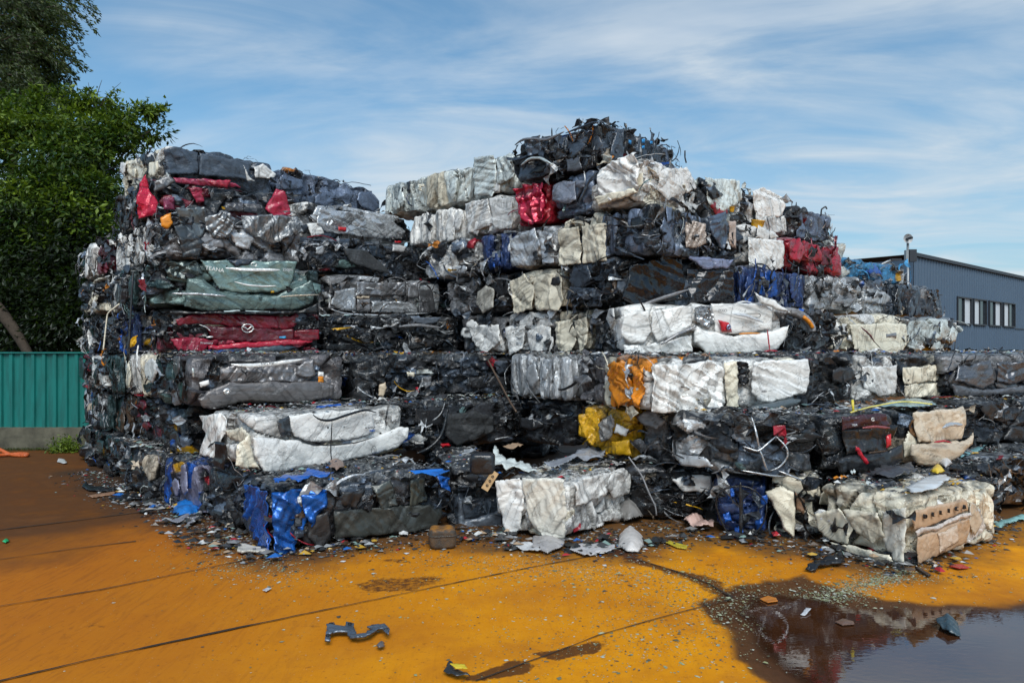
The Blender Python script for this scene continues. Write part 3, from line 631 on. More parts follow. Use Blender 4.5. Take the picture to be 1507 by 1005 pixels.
panel(b, [(421,613),(455,608),(520,602),(535,603),(546,612),(549,628),(540,640),(505,648),(455,650),(430,642)], 'white', 'boot_lid', .075, .008, 1.6, rough=.3, grime=.5, label='smooth white boot lid')
panel(b, [(366,642),(400,644),(430,647),(455,655),(510,652),(545,642),(580,628),(597,628),(596,642),(582,658),(530,672),(470,684),(410,693),(385,695),(370,670)], 'white', 'bumper', .10, .010, 1.4, rough=.32, bulge=.05, grime=.45)
panel(b, [(403,618),(421,611),(424,625),(425,641),(408,643)], (.05,.06,.07), 'lamp_hole', .09, .02, 5, rough=.15)
panel(b, [(296,612),(330,606),(338,625),(330,650),(326,676),(298,668),(304,640)], 'white', 'wing_panel', .05, .03, 3.2, grime=.6, face='L')
panel(b, [(345,655),(362,640),(370,670),(378,690),(352,688),(342,684)], 'cream', 'wing_panel', .10, .03, 4)
panel(b, [(326,648),(341,650),(340,690),(324,686)], 'black', 'plastic_strip', .12, .01, 3, face='L')
bar(b, [(476,618),(475,640),(474,660),(476,684)], .006, 'black', 'tie_wire', .155, metal=0)
bar(b, [(432,643),(445,652),(475,654),(515,650),(542,641)], .006, 'black', 'boot_gap', .115, metal=0); bar(b, [(440,647),(470,650),(510,646),(540,636)], .005, 'dark', 'boot_crease', .10, metal=0)
bar(b, [(452,609),(460,617),(478,618),(500,610),(530,601),(545,606)], .013, 'black', 'rubber_seal', .105, metal=0)
text(b, 'MONARCH', 537, 628, 2.6, 'gray', off=.095); text(b, 'EURO', 540, 632.5, 2.6, 'blue', off=.095); ring(b, 537, 660, .03, .045, .002, 'dark', .16, name='scuff_mark')
for xx in (478, 501):
    panel(b, [(xx,626),(xx+2,626),(xx+2,630),(xx,630)], 'black', 'clip_hole', .09, 0, g=.006)
b = blu
panel(b, [(400,724),(440,718),(478,722),(470,744),(450,768),(438,788),(432,812),(414,814),(401,806)], (.01,.13,.52), 'body_panel', .06, .05, 3.4, rough=.25, metal=.4, label='torn metallic blue panel')
panel(b, [(440,728),(480,724),(478,745),(455,775),(446,760)], (.01,.12,.48), 'body_panel', .10, .035, 4, rough=.25, metal=.4)
panel(b, [(364,712),(382,714),(400,722),(400,812),(386,802),(374,776),(363,745)], (.01,.11,.48), 'body_panel', .05, .05, 3.4, face='L', rough=.25, metal=.4)
panel(b, [(490,750),(560,748),(630,742),(650,752),(640,778),(560,788),(492,792)], (.045,.05,.045), 'sill_panel', .07, .03, 2.6, metal=.2, rough=.5)
panel(b, [(452,760),(480,752),(486,785),(470,808),(452,790)], (.03,.03,.032), 'door_skin', .10, .02, 3, rough=.5)
panel(b, [(545,715),(575,706),(585,745),(560,752)], (.08,.09,.085), 'body_panel', .07, .03, 4, metal=.4); panel(b, [(600,708),(622,704),(626,740),(602,745)], (.10,.115,.10), 'body_panel', .08, .025, 4, metal=.4)
panel(b, [(640,700),(662,705),(660,724),(645,718)], (.01,.12,.5), 'body_panel', .07, .04, 5, metal=.4)
b = redtop
panel(b, [(204,270),(214,258),(222,285),(232,300),(230,318),(203,322),(200,300)], (.62,.012,.05), 'body_panel', .10, .03, 3, rough=.22, metal=.1, label='bright red folded pillar')
panel(b, [(255,262),(300,264),(345,270),(355,276),(320,276),(258,270)], (.30,.02,.06), 'roof_edge', .08, .02, 4); panel(b, [(302,266),(338,266),(332,277),(310,274)], (.45,.02,.05), 'body_panel', .12, .015, 4)
panel(b, [(278,278),(297,276),(300,296),(288,300)], (.40,.02,.06), 'body_panel', .09, .03, 5); panel(b, [(405,278),(420,282),(428,318),(402,320),(388,306)], (.42,.015,.05), 'body_panel', .08, .03, 4)
panel(b, [(226,268),(248,258),(258,268),(240,280),(226,284)], (.16,.16,.165), 'body_panel', .09, .02, 4, metal=.4); panel(b, [(330,298),(380,300),(386,312),(330,312)], (.09,.09,.10), 'body_panel', .07, .02, 3); panel(b, [(240,292),(256,290),(256,310),(240,308)], (.25,.03,.08), 'body_panel', .09, .03, 4)
b = gry6
panel(b, [(258,308),(300,306),(308,330),(296,350),(280,356),(264,330)], (.14,.16,.17), 'body_panel', .08, .03, 3.5, metal=.5); panel(b, [(300,320),(330,312),(345,325),(336,352),(315,352),(302,340)], (.24,.25,.26), 'body_panel', .11, .035, 4.5, metal=.6)
panel(b, [(355,318),(400,318),(436,322),(445,345),(420,352),(400,362),(372,350),(356,338)], (.26,.27,.28), 'body_panel', .09, .04, 4, metal=.6); panel(b, [(255,335),(268,330),(300,358),(292,378),(268,380)], (.04,.05,.06), 'bumper', .09, .02, 3)
panel(b, [(235,322),(250,314),(253,330),(246,338),(236,334)], 'orange', 'indicator_lamp', .10, .004, 2, face='F', bulge=.02)
b = top8
panel(b, [(238,222),(252,216),(288,226),(290,258),(245,258)], (.055,.075,.105), 'roof_panel', .10, .02, 2, rough=.5, grime=.5); panel(b, [(291,226),(345,236),(368,242),(362,266),(291,259)], (.06,.08,.11), 'roof_panel', .10, .015, 2, rough=.5, grime=.5)
panel(b, [(355,244),(366,262),(372,268),(362,268)], 'white', 'body_panel', .12, .01, 3); panel(b, [(372,246),(386,242),(405,258),(400,266),(374,262)], 'white', 'body_panel', .08, .02, 3)
b = b7b
panel(b, [(468,306),(540,318),(575,326),(595,340),(590,352),(540,350),(480,342),(462,330)], 'silver', 'tailgate_panel', .07, .03, 2.6, metal=.6, rough=.3); panel(b, [(450,330),(468,328),(474,345),(455,348)], 'white', 'body_panel', .08, .01, 3)
panel(b, [(494,334),(505,335),(505,341),(494,340)], (.6,.02,.03), 'tail_lamp', .13, .002, g=.01); panel(b, [(577,354),(587,355),(587,358),(577,357)], (.6,.02,.03), 'tail_lamp', .11, .002, g=.01)
b = b6b
panel(b, [(500,366),(535,368),(560,390),(572,404),(545,398),(512,386)], (.05,.055,.06), 'bumper', .12, .012, 2, rough=.5); panel(b, [(528,362),(566,363),(564,380),(545,378)], (.02,.035,.055), 'bumper', .08, .01, 2)
panel(b, [(575,361),(594,363),(592,372),(575,370)], (.5,.5,.5), 'licence_plate', .1, .003, g=.012); panel(b, [(462,365),(474,362),(474,376),(463,374)], 'silver', 'body_panel', .08, .01, 3)
b = b5b
panel(b, [(492,428),(521,424),(522,458),(500,458),(484,448)], 'silver', 'wing_panel', .09, .01, 2, metal=.6, rough=.35, sh=.7); panel(b, [(523,416),(595,418),(596,436),(523,436)], 'gray', 'bonnet', .08, .02, 3, metal=.6, label='creased grey bonnet'); panel(b, [(523,441),(543,441),(543,460),(523,459)], 'gray', 'grille_panel', .09, .01, 3, metal=.5, sh=1.2)
panel(b, [(544,444),(600,446),(612,450),(612,462),(545,461)], 'silver', 'bumper', .10, .02, 3.5, metal=.7, sh=.8); panel(b, [(523,437),(542,437),(542,441),(523,441)], 'beige', 'licence_plate', .10, .002, g=.01, sh=.8)
panel(b, [(614,428),(634,428),(640,462),(614,464)], (.09,.09,.095), 'wing_panel', .08, .012, 2, metal=.5); panel(b, [(598,420),(612,420),(613,440),(598,440)], 'gray', 'body_panel', .09, .01, 3, metal=.5)
bar(b, [(482,455),(500,463),(560,466),(625,463)], .015, 'silver', 'lower_lip', .11)
b = b4b
bar(b, [(583,480),(610,477),(645,481)], .022, 'gray', 'trim_strip', .08, metal=.3, flat=.5); panel(b, [(602,466),(646,466),(640,474),(620,478),(606,474)], (.10,.12,.15), 'plastic_cover', .11, .004, 2)
b = b3b
panel(b, [(556,565),(566,562),(568,570),(562,584),(554,582)], (.6,.48,.34), 'plastic_shell', .10, .01, 3, bulge=.02, label='cream plastic piece'); panel(b, [(555,588),(655,578),(658,588),(560,598)], (.03,.03,.033), 'sill_panel', .09, .008, 2)
panel(b, [(595,546),(608,548),(606,555),(596,553)], 'cream', 'fuse_box', .1, .01, 5); panel(b, [(620,555),(633,552),(634,566),(623,572)], 'gray', 'body_panel', .09, .02, 5)
b = b2b
panel(b, [(650,608),(695,604),(722,612),(722,632),(700,645),(668,654),(650,640)], (.032,.034,.036), 'underbody_sheet', .12, .02, 2.2, rough=.6, bulge=.02, grime=.3); bar(b, [(650,600),(646,625),(638,645),(620,660),(605,665)], .02, 'black', 'rubber_hose', .13, metal=0)
panel(b, [(643,652),(656,650),(660,654),(646,658)], (.5,.01,.02), 'reflector', .13, .002, g=.01)
b = b1b
panel(b, [(672,735),(678,732),(682,762),(700,760),(735,745),(736,770),(720,782),(680,788),(660,785),(662,775),(672,770)], (.12,.14,.17), 'bumper_plate', .16, .02, 3, rough=.4, metal=.2, grime=.6, label='loose grey bumper plate')
b = bred
panel(b, [(760,280),(774,272),(800,268),(805,300),(803,322),(782,330),(764,318)], (.62,.012,.06), 'body_panel', .06, .06, 4.5, rough=.2, metal=.35)
b = b7s
panel(b, [(818,275),(830,266),(850,268),(851,295),(842,302),(815,297)], (.27,.29,.35), 'body_panel', .08, .015, 2.4, metal=.2); panel(b, [(850,266),(866,266),(864,278),(852,276)], (.2,.22,.27), 'body_panel', .08, .01, 3)
b = b8c
bar(b, [(766,216),(776,208),(792,207),(812,210),(828,203),(838,198)], .018, 'gray', 'bent_pipe', .10, metal=.5); bar(b, [(776,246),(790,236),(805,236),(822,246)], .018, 'pale', 'bent_rod', .12)
o = bar(b, [(798,204),(798,184)], .010, 'dark', 'upright_rod', -.2)
panel(b, [(774,208),(796,203),(800,226),(782,232)], 'slate', 'body_panel', .08, .03, 4, metal=.4, sh=1.6)
b = b8d
panel(b, [(838,236),(856,232),(858,250),(838,254)], (.09,.10,.12), 'mudguard', .07, .01, 3); bar(b, [(838,198),(858,190),(880,182),(892,182)], .012, 'slate', 'bent_pipe', .07)
b = b8e
for (x, y) in [(921,208),(941,207),(953,209),(940,216)]:
    panel(b, [(x,y),(x+4,y),(x+4,y+6),(x,y+5)], (.01,.25,.6), 'plastic_scrap', .09, .004, g=.012)
b = b7w
panel(b, [(884,250),(915,234),(940,226),(946,260),(944,280),(900,300),(884,285)], 'white', 'body_panel', .12, .05, 4, grime=.7, label='white crumpled door skin'); panel(b, [(880,292),(938,278),(944,286),(886,306)], 'cream', 'sill_panel', .16, .01, 3); bar(b, [(862,302),(876,272),(888,256)], .016, 'slate', 'window_frame', .14)
b = bhc
panel(b, [(1004,328),(1016,326),(1033,332),(1034,358),(1020,366),(1003,364)], (.55,.45,.38), 'honeycomb_block', .10, .02, 12, grime=.9); panel(b, [(1067,326),(1078,328),(1078,366),(1068,362)], (.52,.40,.33), 'honeycomb_block', .10, .004, 8); panel(b, [(1036,320),(1062,312),(1066,350),(1058,370),(1040,345)], (.07,.10,.15), 'mudguard', .12, .03, 3)
b = blk5
panel(b, [(925,392),(975,376),(1000,380),(1008,440),(930,452),(912,440)], (.008,.009,.013), 'bonnet', .09, .025, 2.4, rough=.12, metal=.2, label='glossy black bonnet'); panel(b, [(1003,378),(1075,384),(1068,396),(1030,398)], (.22,.25,.38), 'roof_edge', .13, .012, 3, rough=.2); panel(b, [(1008,398),(1076,398),(1078,440),(1010,448)], (.02,.022,.028), 'door_skin', .08, .03, 3.2, rough=.2, metal=.3)
bar(b, [(925,455),(960,442),(1005,428)], .02, 'gray', 'sill_strip', .12, metal=.3)
b = nis
panel(b, [(916,463),(935,460),(954,458),(957,490),(945,506),(925,506),(914,495)], 'white', 'wing_panel', .08, .01, 2, grime=.5); panel(b, [(958,459),(1000,452),(1016,452),(1016,485),(965,505),(957,490)], 'white', 'door_skin', .09, .02, 2.6, grime=.6)
panel(b, [(916,507),(950,508),(1015,495),(1016,520),(950,530),(918,531)], 'white', 'sill_panel', .08, .025, 3, grime=.6)
panel(b, [(1043,450),(1085,450),(1124,453),(1134,463),(1132,490),(1062,496),(1050,490)], 'white', 'boot_lid', .11, .008, 1.6, rough=.3, grime=.5, label='white boot lid with lamp')
panel(b, [(1018,480),(1030,486),(1050,492),(1075,498),(1130,492),(1158,484),(1150,505),(1138,520),(1100,524),(1035,522),(1018,505)], 'white', 'bumper', .12, .01, 1.5, rough=.32, bulge=.05, grime=.5)
tl = panel(b, [(1050,473),(1066,478),(1072,493),(1056,492)], (.55,.012,.02), 'tail_lamp', .20, .001, g=.008, rough=.12, grime=.1); ring(b, 1064, 485, .018, .022, .012, 'purple', .145, name='lamp_lens')
panel(b, [(1019,456),(1032,452),(1044,454),(1048,478),(1040,487),(1019,474)], 'silver', 'wheel_arch', .12, .05, 7, metal=.7, rough=.2)
bar(b, [(1069,466),(1090,469),(1114,479)], .018, 'silver', 'handle_trim', .15, flat=.5, metal=.2); bar(b, [(1078,495),(1093,494.5),(1109,495)], .010, 'orange', 'reflector_strip', .155, metal=0, rough=.3); bar(b, [(966,508),(990,494),(1018,483)], .018, 'gray', 'body_rail', .13)
bar(b, [(1116,490),(1117,502),(1119,520)], .008, 'red', 'red_strap', .20, metal=0); bar(b, [(1112,521),(1120,520),(1131,521)], .010, 'red', 'red_strap', .19, metal=0)
text(b, 'PIXO', 1057, 461, 4.5, 'gray', off=.125, ext=.002); bar(b, [(1090,466),(1112,466),(1112,472),(1092,472)], .004, 'dark', 'plate_light', .125)
panel(b, [(1104,434),(1112,440),(1135,448),(1158,466),(1140,463),(1112,452)], 'white', 'torn_flap', .2, .01, 3)
b = crm4
panel(b, [(1246,478),(1300,477),(1330,480),(1334,505),(1320,525),(1256,526),(1250,500)], 'cream', 'tailgate_panel', .08, .012, 2, grime=.5); panel(b, [(1298,492),(1313,492),(1313,500),(1298,499)], 'gray', 'licence_plate', .11, .002, g=.015); panel(b, [(1270,521),(1280,522),(1280,525),(1270,524)], 'red', 'reflector', .12, .001, g=.012); bar(b, [(1256,482),(1270,494),(1276,505)], .010, 'dred', 'red_strap', .11, metal=0); bar(b, [(1263,489),(1290,520),(1310,524)], .005, 'dark', 'crack_line', .11, metal=0)
b = w3
panel(b, [(1099,533),(1104,529),(1180,526),(1184,545),(1182,562),(1176,576),(1150,583),(1125,590),(1106,588),(1098,575)], 'white', 'door_skin', .16, .02, 2.6, rough=.3, grime=.35, label='smooth hanging white door skin'); panel(b, [(1079,530),(1098,531),(1100,562),(1090,568),(1081,558)], 'black', 'dark_gap', .07, .05, 6)
panel(b, [(955,535),(1000,535),(1040,530),(1060,535),(1072,575),(1060,605),(1000,608),(958,606)], 'white', 'body_panel', .06, .05, 3.6, grime=.9, label='crumpled white bonnet'); panel(b, [(1062,532),(1080,530),(1082,600),(1064,605)], 'cream', 'wing_panel', .09, .02, 4)
bar(b, [(1090,600),(1120,597),(1165,586)], .05, (.10,.12,.13), 'bumper_tube', .12, metal=.2); text(b, 'AERO', 1106, 573, 2.6, 'gray', off=.19); bar(b, [(1172,528),(1177,545),(1176,575)], .005, 'dark', 'tie_wire', .19, metal=0)
b = g3
panel(b, [(1408,538),(1455,530),(1458,565),(1440,572),(1400,560)], (.13,.135,.15), 'wing_panel', .09, .02, 2.4, metal=.5, rough=.3); panel(b, [(1460,534),(1520,530),(1524,560),(1480,566),(1462,562)], (.10,.105,.12), 'door_skin', .09, .03, 3, metal=.5, rough=.3); panel(b, [(1396,566),(1440,573),(1520,566),(1520,580),(1400,584)], (.14,.145,.16), 'bumper', .11, .012, 2, metal=.4, bulge=.03)
b = lex
panel(b, [(1232,612),(1300,608),(1304,625),(1234,632)], (.05,.014,.018), 'tailgate_panel', .08, .02, 3, rough=.25); panel(b, [(1236,633),(1302,628),(1302,664),(1242,668)], (.018,.017,.018), 'tailgate_panel', .06, .02, 3, rough=.3); panel(b, [(1222,676),(1240,668),(1262,668),(1300,662),(1320,652),(1322,676),(1300,688),(1232,698)], (.02,.021,.024), 'bumper', .10, .012, 2, rough=.35, bulge=.04)
panel(b, [(1250,653),(1255,655),(1268,680),(1264,683),(1250,660)], (.65,.02,.04), 'tail_lamp', .15, .004, g=.01, rough=.15); panel(b, [(1297,641),(1304,638),(1305,655),(1297,658)], (.6,.02,.03), 'tail_lamp', .12, .006, g=.01, rough=.15)
bar(b, [(1256,628),(1275,626),(1296,628)], .014, (.35,.10,.10), 'chrome_strip', .12, metal=.5, flat=.6); text(b, 'G', 1272, 616, 5.5, 'white', off=.11); text(b, 'TIDA', 1246, 624, 3.2, 'silver', off=.105); bar(b, [(1265,664),(1292,661)], .01, 'brown', 'plate_edge', .12)
b = bei
panel(b, [(1338,607),(1380,601),(1412,598),(1414,625),(1410,646),(1372,650),(1345,650),(1340,630)], 'beige', 'tailgate_panel', .09, .02, 2.4, grime=.6, sh=1.1); panel(b, [(1330,652),(1365,650),(1410,648),(1422,636),(1420,655),(1398,672),(1370,684),(1340,682),(1328,668)], 'beige', 'bumper', .13, .018, 2, bulge=.05, grime=.5)
bar(b, [(1367,628),(1378,622),(1396,623)], .022, 'silver', 'door_handle', .15, flat=.6); panel(b, [(1336,618),(1350,612),(1356,640),(1345,646),(1337,636)], (.25,.13,.06), 'rusty_hollow', .06, .03, 5); bar(b, [(1355,648),(1370,646),(1380,649)], .010, 'red', 'lamp_shard', .15, metal=0)
b = b2k
for pts in [[(1086,690),(1130,697),(1150,698)], [(1088,655),(1108,662),(1122,650),(1136,640)], [(1136,640),(1150,655),(1152,668),(1140,685),(1128,690)], [(1110,655),(1118,680),(1124,690)], [(1100,612),(1106,640),(1112,660)], [(1140,690),(1165,700),(1180,706)]]:
    bar(b, pts, .009, 'silver', 'bent_tube', .07, metal=.8, bow=.03)
b = cor
panel(b, [(1338,762),(1342,749),(1380,741),(1412,732),(1419,735),(1420,750),(1380,766),(1340,780)], 'tan', 'tailgate_panel', .05, .006, 1.6, face='R', grime=.3, label='tan panel with raised letters'); panel(b, [(1339,779),(1380,766),(1421,750),(1422,757),(1380,774),(1341,788)], (.62,.55,.50), 'trim_band', .075, .006, 2, face='R', grime=.3)
panel(b, [(1345,787),(1380,774),(1422,758),(1423,778),(1418,796),(1380,814),(1346,829)], 'tan', 'tailgate_lower', .05, .004, 1.4, face='R', bulge=.02, grime=.35, label='lower half of the tan tailgate'); panel(b, [(1372,783),(1400,772),(1402,795),(1376,812)], (.60,.47,.36), 'plate_recess', .082, .003, 2, face='R', g=.01, grime=.6)
for i, ch in enumerate('DELICA'):
    text(b, ch, 1351 + i * 11.5, 757 - i * 2.7, 6.5, 'dark', 'raised_letter', .058, 'R', ext=.010)
panel(b, [(1426,738),(1436,742),(1444,765),(1432,788),(1424,770)], 'beige', 'wing_panel', .02, .01, 2, face='R')
b = b1f
panel(b, [(1128,722),(1150,712),(1171,722),(1172,768),(1170,788),(1155,775),(1142,745)], 'cream', 'fender', .16, .03, 2.4, rough=.35, grime=.4, label='hanging cream fender'); panel(b, [(1172,722),(1186,735),(1186,755),(1174,748)], (.30,.17,.10), 'cardboard_piece', .14, .01, 3)
b = b1n
a = np.linspace(0, 2 * math.pi, 20)
bar(b, [(1090 + 38 * math.cos(t) + 5 * math.sin(3 * t), 745 + 42 * math.sin(t) - 7 * math.cos(2 * t)) for t in a], .010, 'dark', 'steel_hoop', .12, metal=.3); bar(b, [(1090,706),(1091,745),(1090,788)], .018, 'dark', 'steel_bar', .14, metal=.2)
for (x, y) in [(1070,720),(1118,730),(1065,755),(1112,765),(1082,775)]:
    panel(b, [(x,y),(x+10,y-4),(x+12,y+10),(x+2,y+14)], 'blue', 'body_panel', .07, .02, 5)
b = org
panel(b, [(895,538),(908,532),(925,540),(935,560),(930,590),(912,596),(900,575)], 'orange', 'body_panel', .09, .05, 4, grime=.5); panel(b, [(932,540),(950,538),(952,575),(945,602),(936,598)], 'orange', 'body_panel', .09, .04, 5, grime=.5)
b = yel
panel(b, [(853,610),(880,605),(888,630),(876,655),(858,640)], 'yellow', 'body_panel', .08, .05, 4.5, grime=.5); panel(b, [(886,622),(905,608),(912,615),(905,645),(890,650)], (.25,.24,.23), 'felt_scrap', .16, .03, 4); panel(b, [(912,622),(930,630),(926,640),(908,634)], 'white', 'plastic_scrap', .15, .01, 3); panel(b, [(900,650),(930,645),(932,668),(905,668)], 'yellow', 'body_panel', .09, .04, 4); panel(b, [(914,605),(935,603),(934,620),(916,618)], 'yellow', 'body_panel', .08, .03, 4)
b = bdoor
panel(b, [(708,430),(720,420),(733,426),(732,452),(716,462),(706,448)], (.42,.40,.35), 'door_skin', .12, .01, 2, grime=.5)

def find(t): return [b for b in BALES if t in b.root['label']][0]
for t, ps, cl in [
 ('tall pale bale left', [[(699,233),(730,229),(733,270),(728,290),(700,288)], [(733,232),(756,229),(757,262),(735,274)]], 'pale'),
 ('cream dented bale end in the fifth', [[(752,414),(774,403),(790,424),(786,455),(758,462)], [(779,405),(829,401),(831,440),(824,456),(791,456)]], 'cream'),
 ('cream pleated bale end in the sixth', [[(822,340),(855,334),(857,388),(826,392)], [(859,332),(893,328),(894,384),(860,388)]], 'cream'),
 ('shiny silver bale end', [[(752,352),(790,336),(799,360),(788,390),(755,392)], [(795,340),(818,342),(816,386),(801,388)]], 'silver'),
 ('crumpled white bale end at the foot', [[(690,480),(735,475),(740,500),(716,520),(699,502)]], 'white'),
 ('white bale end with a rounded', [[(745,482),(775,478),(770,512),(752,525)], [(778,488),(800,476),(812,480),(812,524),(785,530)]], 'white'),
 ('tall cream bale end in the fourth', [[(820,474),(842,470),(850,500),(838,528),(821,524)], [(846,472),(866,468),(867,505),(855,520)]], 'cream'),
 ('smooth white bale right of the honeycomb', [[(1097,350),(1150,353),(1151,392),(1130,400),(1099,396)]], 'white'),
 ('white bale with a blue-grey rumpled', [[(1102,282),(1120,276),(1152,292),(1150,318),(1112,324)], [(1112,322),(1152,318),(1156,342),(1110,344)]], 'white'),
 ('small off-white bale end', [[(1265,540),(1317,538),(1316,578),(1290,584),(1268,570)]], 'white'),
 ('cream bale end left of the smooth grey', [[(1325,541),(1384,538),(1382,560),(1326,565)], [(1328,566),(1380,563),(1382,584),(1330,586)]], 'cream'),
 ('white creased bale left of the bright red', [[(686,300),(720,292),(728,330),(690,345)], [(722,292),(755,290),(756,335),(730,338)]], 'white'),
 ('white creased bale with a dark pipe', [[(965,250),(1010,248),(1022,280),(980,296),(966,280)]], 'white'),
 ('grey-green white bale near the top', [[(1034,262),(1085,266),(1090,296),(1060,312),(1040,300)]], 'pale')]:
    b = find(t)
    for k, p in enumerate(ps): panel(b, p, cl, 'body_panel', .055, .026, 3.2, grime=.7, sh=.97 - .08 * k)
b = crm1
panel(b, [(734,706),(768,702),(776,730),(768,775),(752,790),(739,764)], 'white', 'wing_panel', .08, .035, 2.6, grime=.5, label='folded cream-white wing'); panel(b, [(771,703),(800,701),(834,704),(838,745),(834,792),(802,788),(780,762)], (.80,.77,.68), 'bonnet', .10, .035, 2.6, grime=.5)
panel(b, [(841,712),(880,698),(914,690),(914,712),(884,730),(846,744)], 'white', 'door_skin', .04, .03, 3, face='R', grime=.8)
b = cor
panel(b, [(1202,754),(1240,746),(1262,772),(1252,800),(1222,792),(1204,776)], 'cream', 'wing_panel', .06, .03, 2.6, grime=.6); panel(b, [(1244,748),(1298,752),(1306,790),(1285,796),(1264,782)], 'cream', 'door_skin', .075, .035, 2.6, grime=.6, sh=.95)
panel(b, [(1301,752),(1337,746),(1336,790),(1335,826),(1318,822),(1300,792)], (.80,.76,.66), 'rear_wing', .06, .04, 3.0, grime=.6); panel(b, [(1224,796),(1262,803),(1316,814),(1322,830),(1290,825),(1238,812)], 'cream', 'sill_panel', .09, .02, 2.0, grime=.4)
bar(b, [(1232,800),(1262,812),(1292,820)], .007, 'dark', 'sill_groove', .085, metal=0)
# ================================================================== LOOSE PIECES ON THE PILE AND THE GROUND
def flat_thing(name, label, cat, px_pts, color, h=.02, crum=.02, mat=None, rough=.4, metal=0, lift=.012, zbase=0.0, dome=0.0, seed=1, freq=6, grime=.4, group=None):
    """a thin bent piece lying on the ground, outline traced in ground coordinates"""
    P = np.array([((x - CX) / F * ((CZ - zbase) * F / (y - HY)), (CZ - zbase) * F / (y - HY)) for x, y in px_pts]); c0 = P.mean(0)
    g = max(.006, min(np.ptp(P[:, 0]), np.ptp(P[:, 1])) / 22); lo = P.min(0); hi = P.max(0)
    nx = max(3, int((hi[0] - lo[0]) / g)); ny = max(3, int((hi[1] - lo[1]) / g)); nx = min(nx, 70); ny = min(ny, 70)
    X, Y = np.meshgrid(np.linspace(lo[0], hi[0], nx + 1), np.linspace(lo[1], hi[1], ny + 1), indexing='ij')
    poly = [tuple(p) for p in P]; keep = inpoly((X[:-1, :-1] + X[1:, 1:]) / 2, (Y[:-1, :-1] + Y[1:, 1:]) / 2, poly)
    ii, jj = np.nonzero(keep); n = ny + 1; q = np.stack([ii * n + jj, (ii + 1) * n + jj, (ii + 1) * n + jj + 1, ii * n + jj + 1], 1)
    used, inv = np.unique(q, return_inverse=True); q = inv.reshape(-1, 4); x = X.ravel()[used]; y = Y.ravel()[used]
    Dd, a, b2 = edgedist(x, y, poly); ins = inpoly(x, y, poly); x = np.where(ins, x, a); y = np.where(ins, y, b2); Dd = np.where(ins, Dd, 0)
    Q = np.stack([x, y, np.zeros_like(x) + seed], 1); mx = Dd.max() + 1e-6
    z = lift + crum * (foil(Q, seed, freq) + 1) * .5 + dome * .8 * (1 - (1 - Dd / mx) ** 2)
    V = np.stack([x - c0[0], y - c0[1], z], 1)
    c = np.array(C[color] if isinstance(color, str) else color)
    ob = mesh_obj(name, V, q, mat or M_panel, None, True, np.tile(c, (len(x), 1)) * (1 + .15 * vnoise(Q * 9, seed))[:, None], np.tile([metal, rough, grime], (len(x), 1)))
    ob.location = (c0[0], c0[1], zbase); s = ob.modifiers.new('thickness', 'SOLIDIFY'); s.thickness = .004 if dome else max(h, .004); s.offset = -1 if dome else 0
    tag(ob, label, cat, group); return ob

# grey metal bracket lying on the slab: outline traced, with three bolt holes
br = flat_thing('metal_bracket', 'flat grey metal bracket with notched edge lying on the orange slab', 'bracket',
    [(478,951),(481,934),(480,926),(492,926),(494,931),(508,930),(509,925),(521,926),(521,932),(527,942),(538,940),(548,934),(540,929),(546,926),(566,927),(574,936),(572,944),(566,941),(562,934),(555,936),(546,944),(526,949),(515,946),(510,939),(492,939),(486,943),(486,951)], (.13,.16,.20), .012, .035, None, .35, .6, .02, seed=5, freq=9)
mb = MB()
for (x, y) in [(482.5,946.5),(487,929),(515,929),(568,938)]:
    p = G(x, y); th = np.linspace(0, 2 * math.pi, 13); c0 = br.location
    mb.tube(np.stack([p[0] - c0[0] + .011 * np.cos(th), p[1] - c0[1] + .011 * np.sin(th), .05 + 0 * th], 1), .004, C['black'], (.2, .5, .3), 5)
mb.build('bolt_hole', M_panel, br)

# rusty block
p = G(648, 812); blk = empty('roller_block', (p[0], p[1] + .17, 0), math.radians(8)); tag(blk, 'rusty rounded steel block standing alone on the orange slab', 'steel block')
def superblock(w, d, h, n, k=26):
    V = []
    for i in range(k + 1):
        for j in range(2 * k):
            a = math.pi * (i / k - .5); t = math.pi * j / k
            f = lambda v: math.copysign(abs(v) ** .38, v)
            V.append((w / 2 * f(math.cos(a)) * f(math.cos(t)), d / 2 * f(math.cos(a)) * f(math.sin(t)), h / 2 + h / 2 * f(math.sin(a))))
    m = 2 * k; Fc = [(i * m + j, i * m + (j + 1) % m, (i + 1) * m + (j + 1) % m, (i + 1) * m + j) for i in range(k) for j in range(m)]
    return np.array(V), Fc
m, nt, b_ = new_mat('rusted_steel'); T = NT(nt); tc = T.n('ShaderNodeTexCoord'); n_ = T.noise(tc.outputs['Object'], 9, 8, .7); sx = T.n('ShaderNodeSeparateXYZ'); T.l(tc.outputs['Object'], sx.inputs[0])
tp = T.ramp(T.math('ADD', sx.outputs[2], T.math('MULTIPLY', n_.outputs[0], .10)), .205, .235)
cc = T.mix(T.ramp(n_.outputs[0], .42, .62), (.05, .042, .035), (.10, .06, .03)); T.l(T.mix(tp, cc, (.42, .17, .015)), b_.inputs['Base Color']); b_.inputs['Roughness'].default_value = .65; T.l(T.bump(n_.outputs[0], .9, .02), b_.inputs['Normal'])
M_rust = m
V, Fc = superblock(.235, .22, .175, 3); V += .006 * np.stack([vnoise(V * 18, 3), vnoise(V * 18, 4), vnoise(V * 18, 5)], 1); mesh_obj('rusty_shell', V, Fc, M_rust, blk)
mb = MB(); th = np.linspace(0, 2 * math.pi, 30)
f = lambda v: np.sign(v) * np.abs(v) ** .4
mb.tube(np.stack([.119 * f(np.cos(th)), .111 * f(np.sin(th)), .115 + 0 * th], 1), .006, (.06,.05,.04), (.2, .6, .8), 6); mb.build('rim_seam', M_scrap, blk)

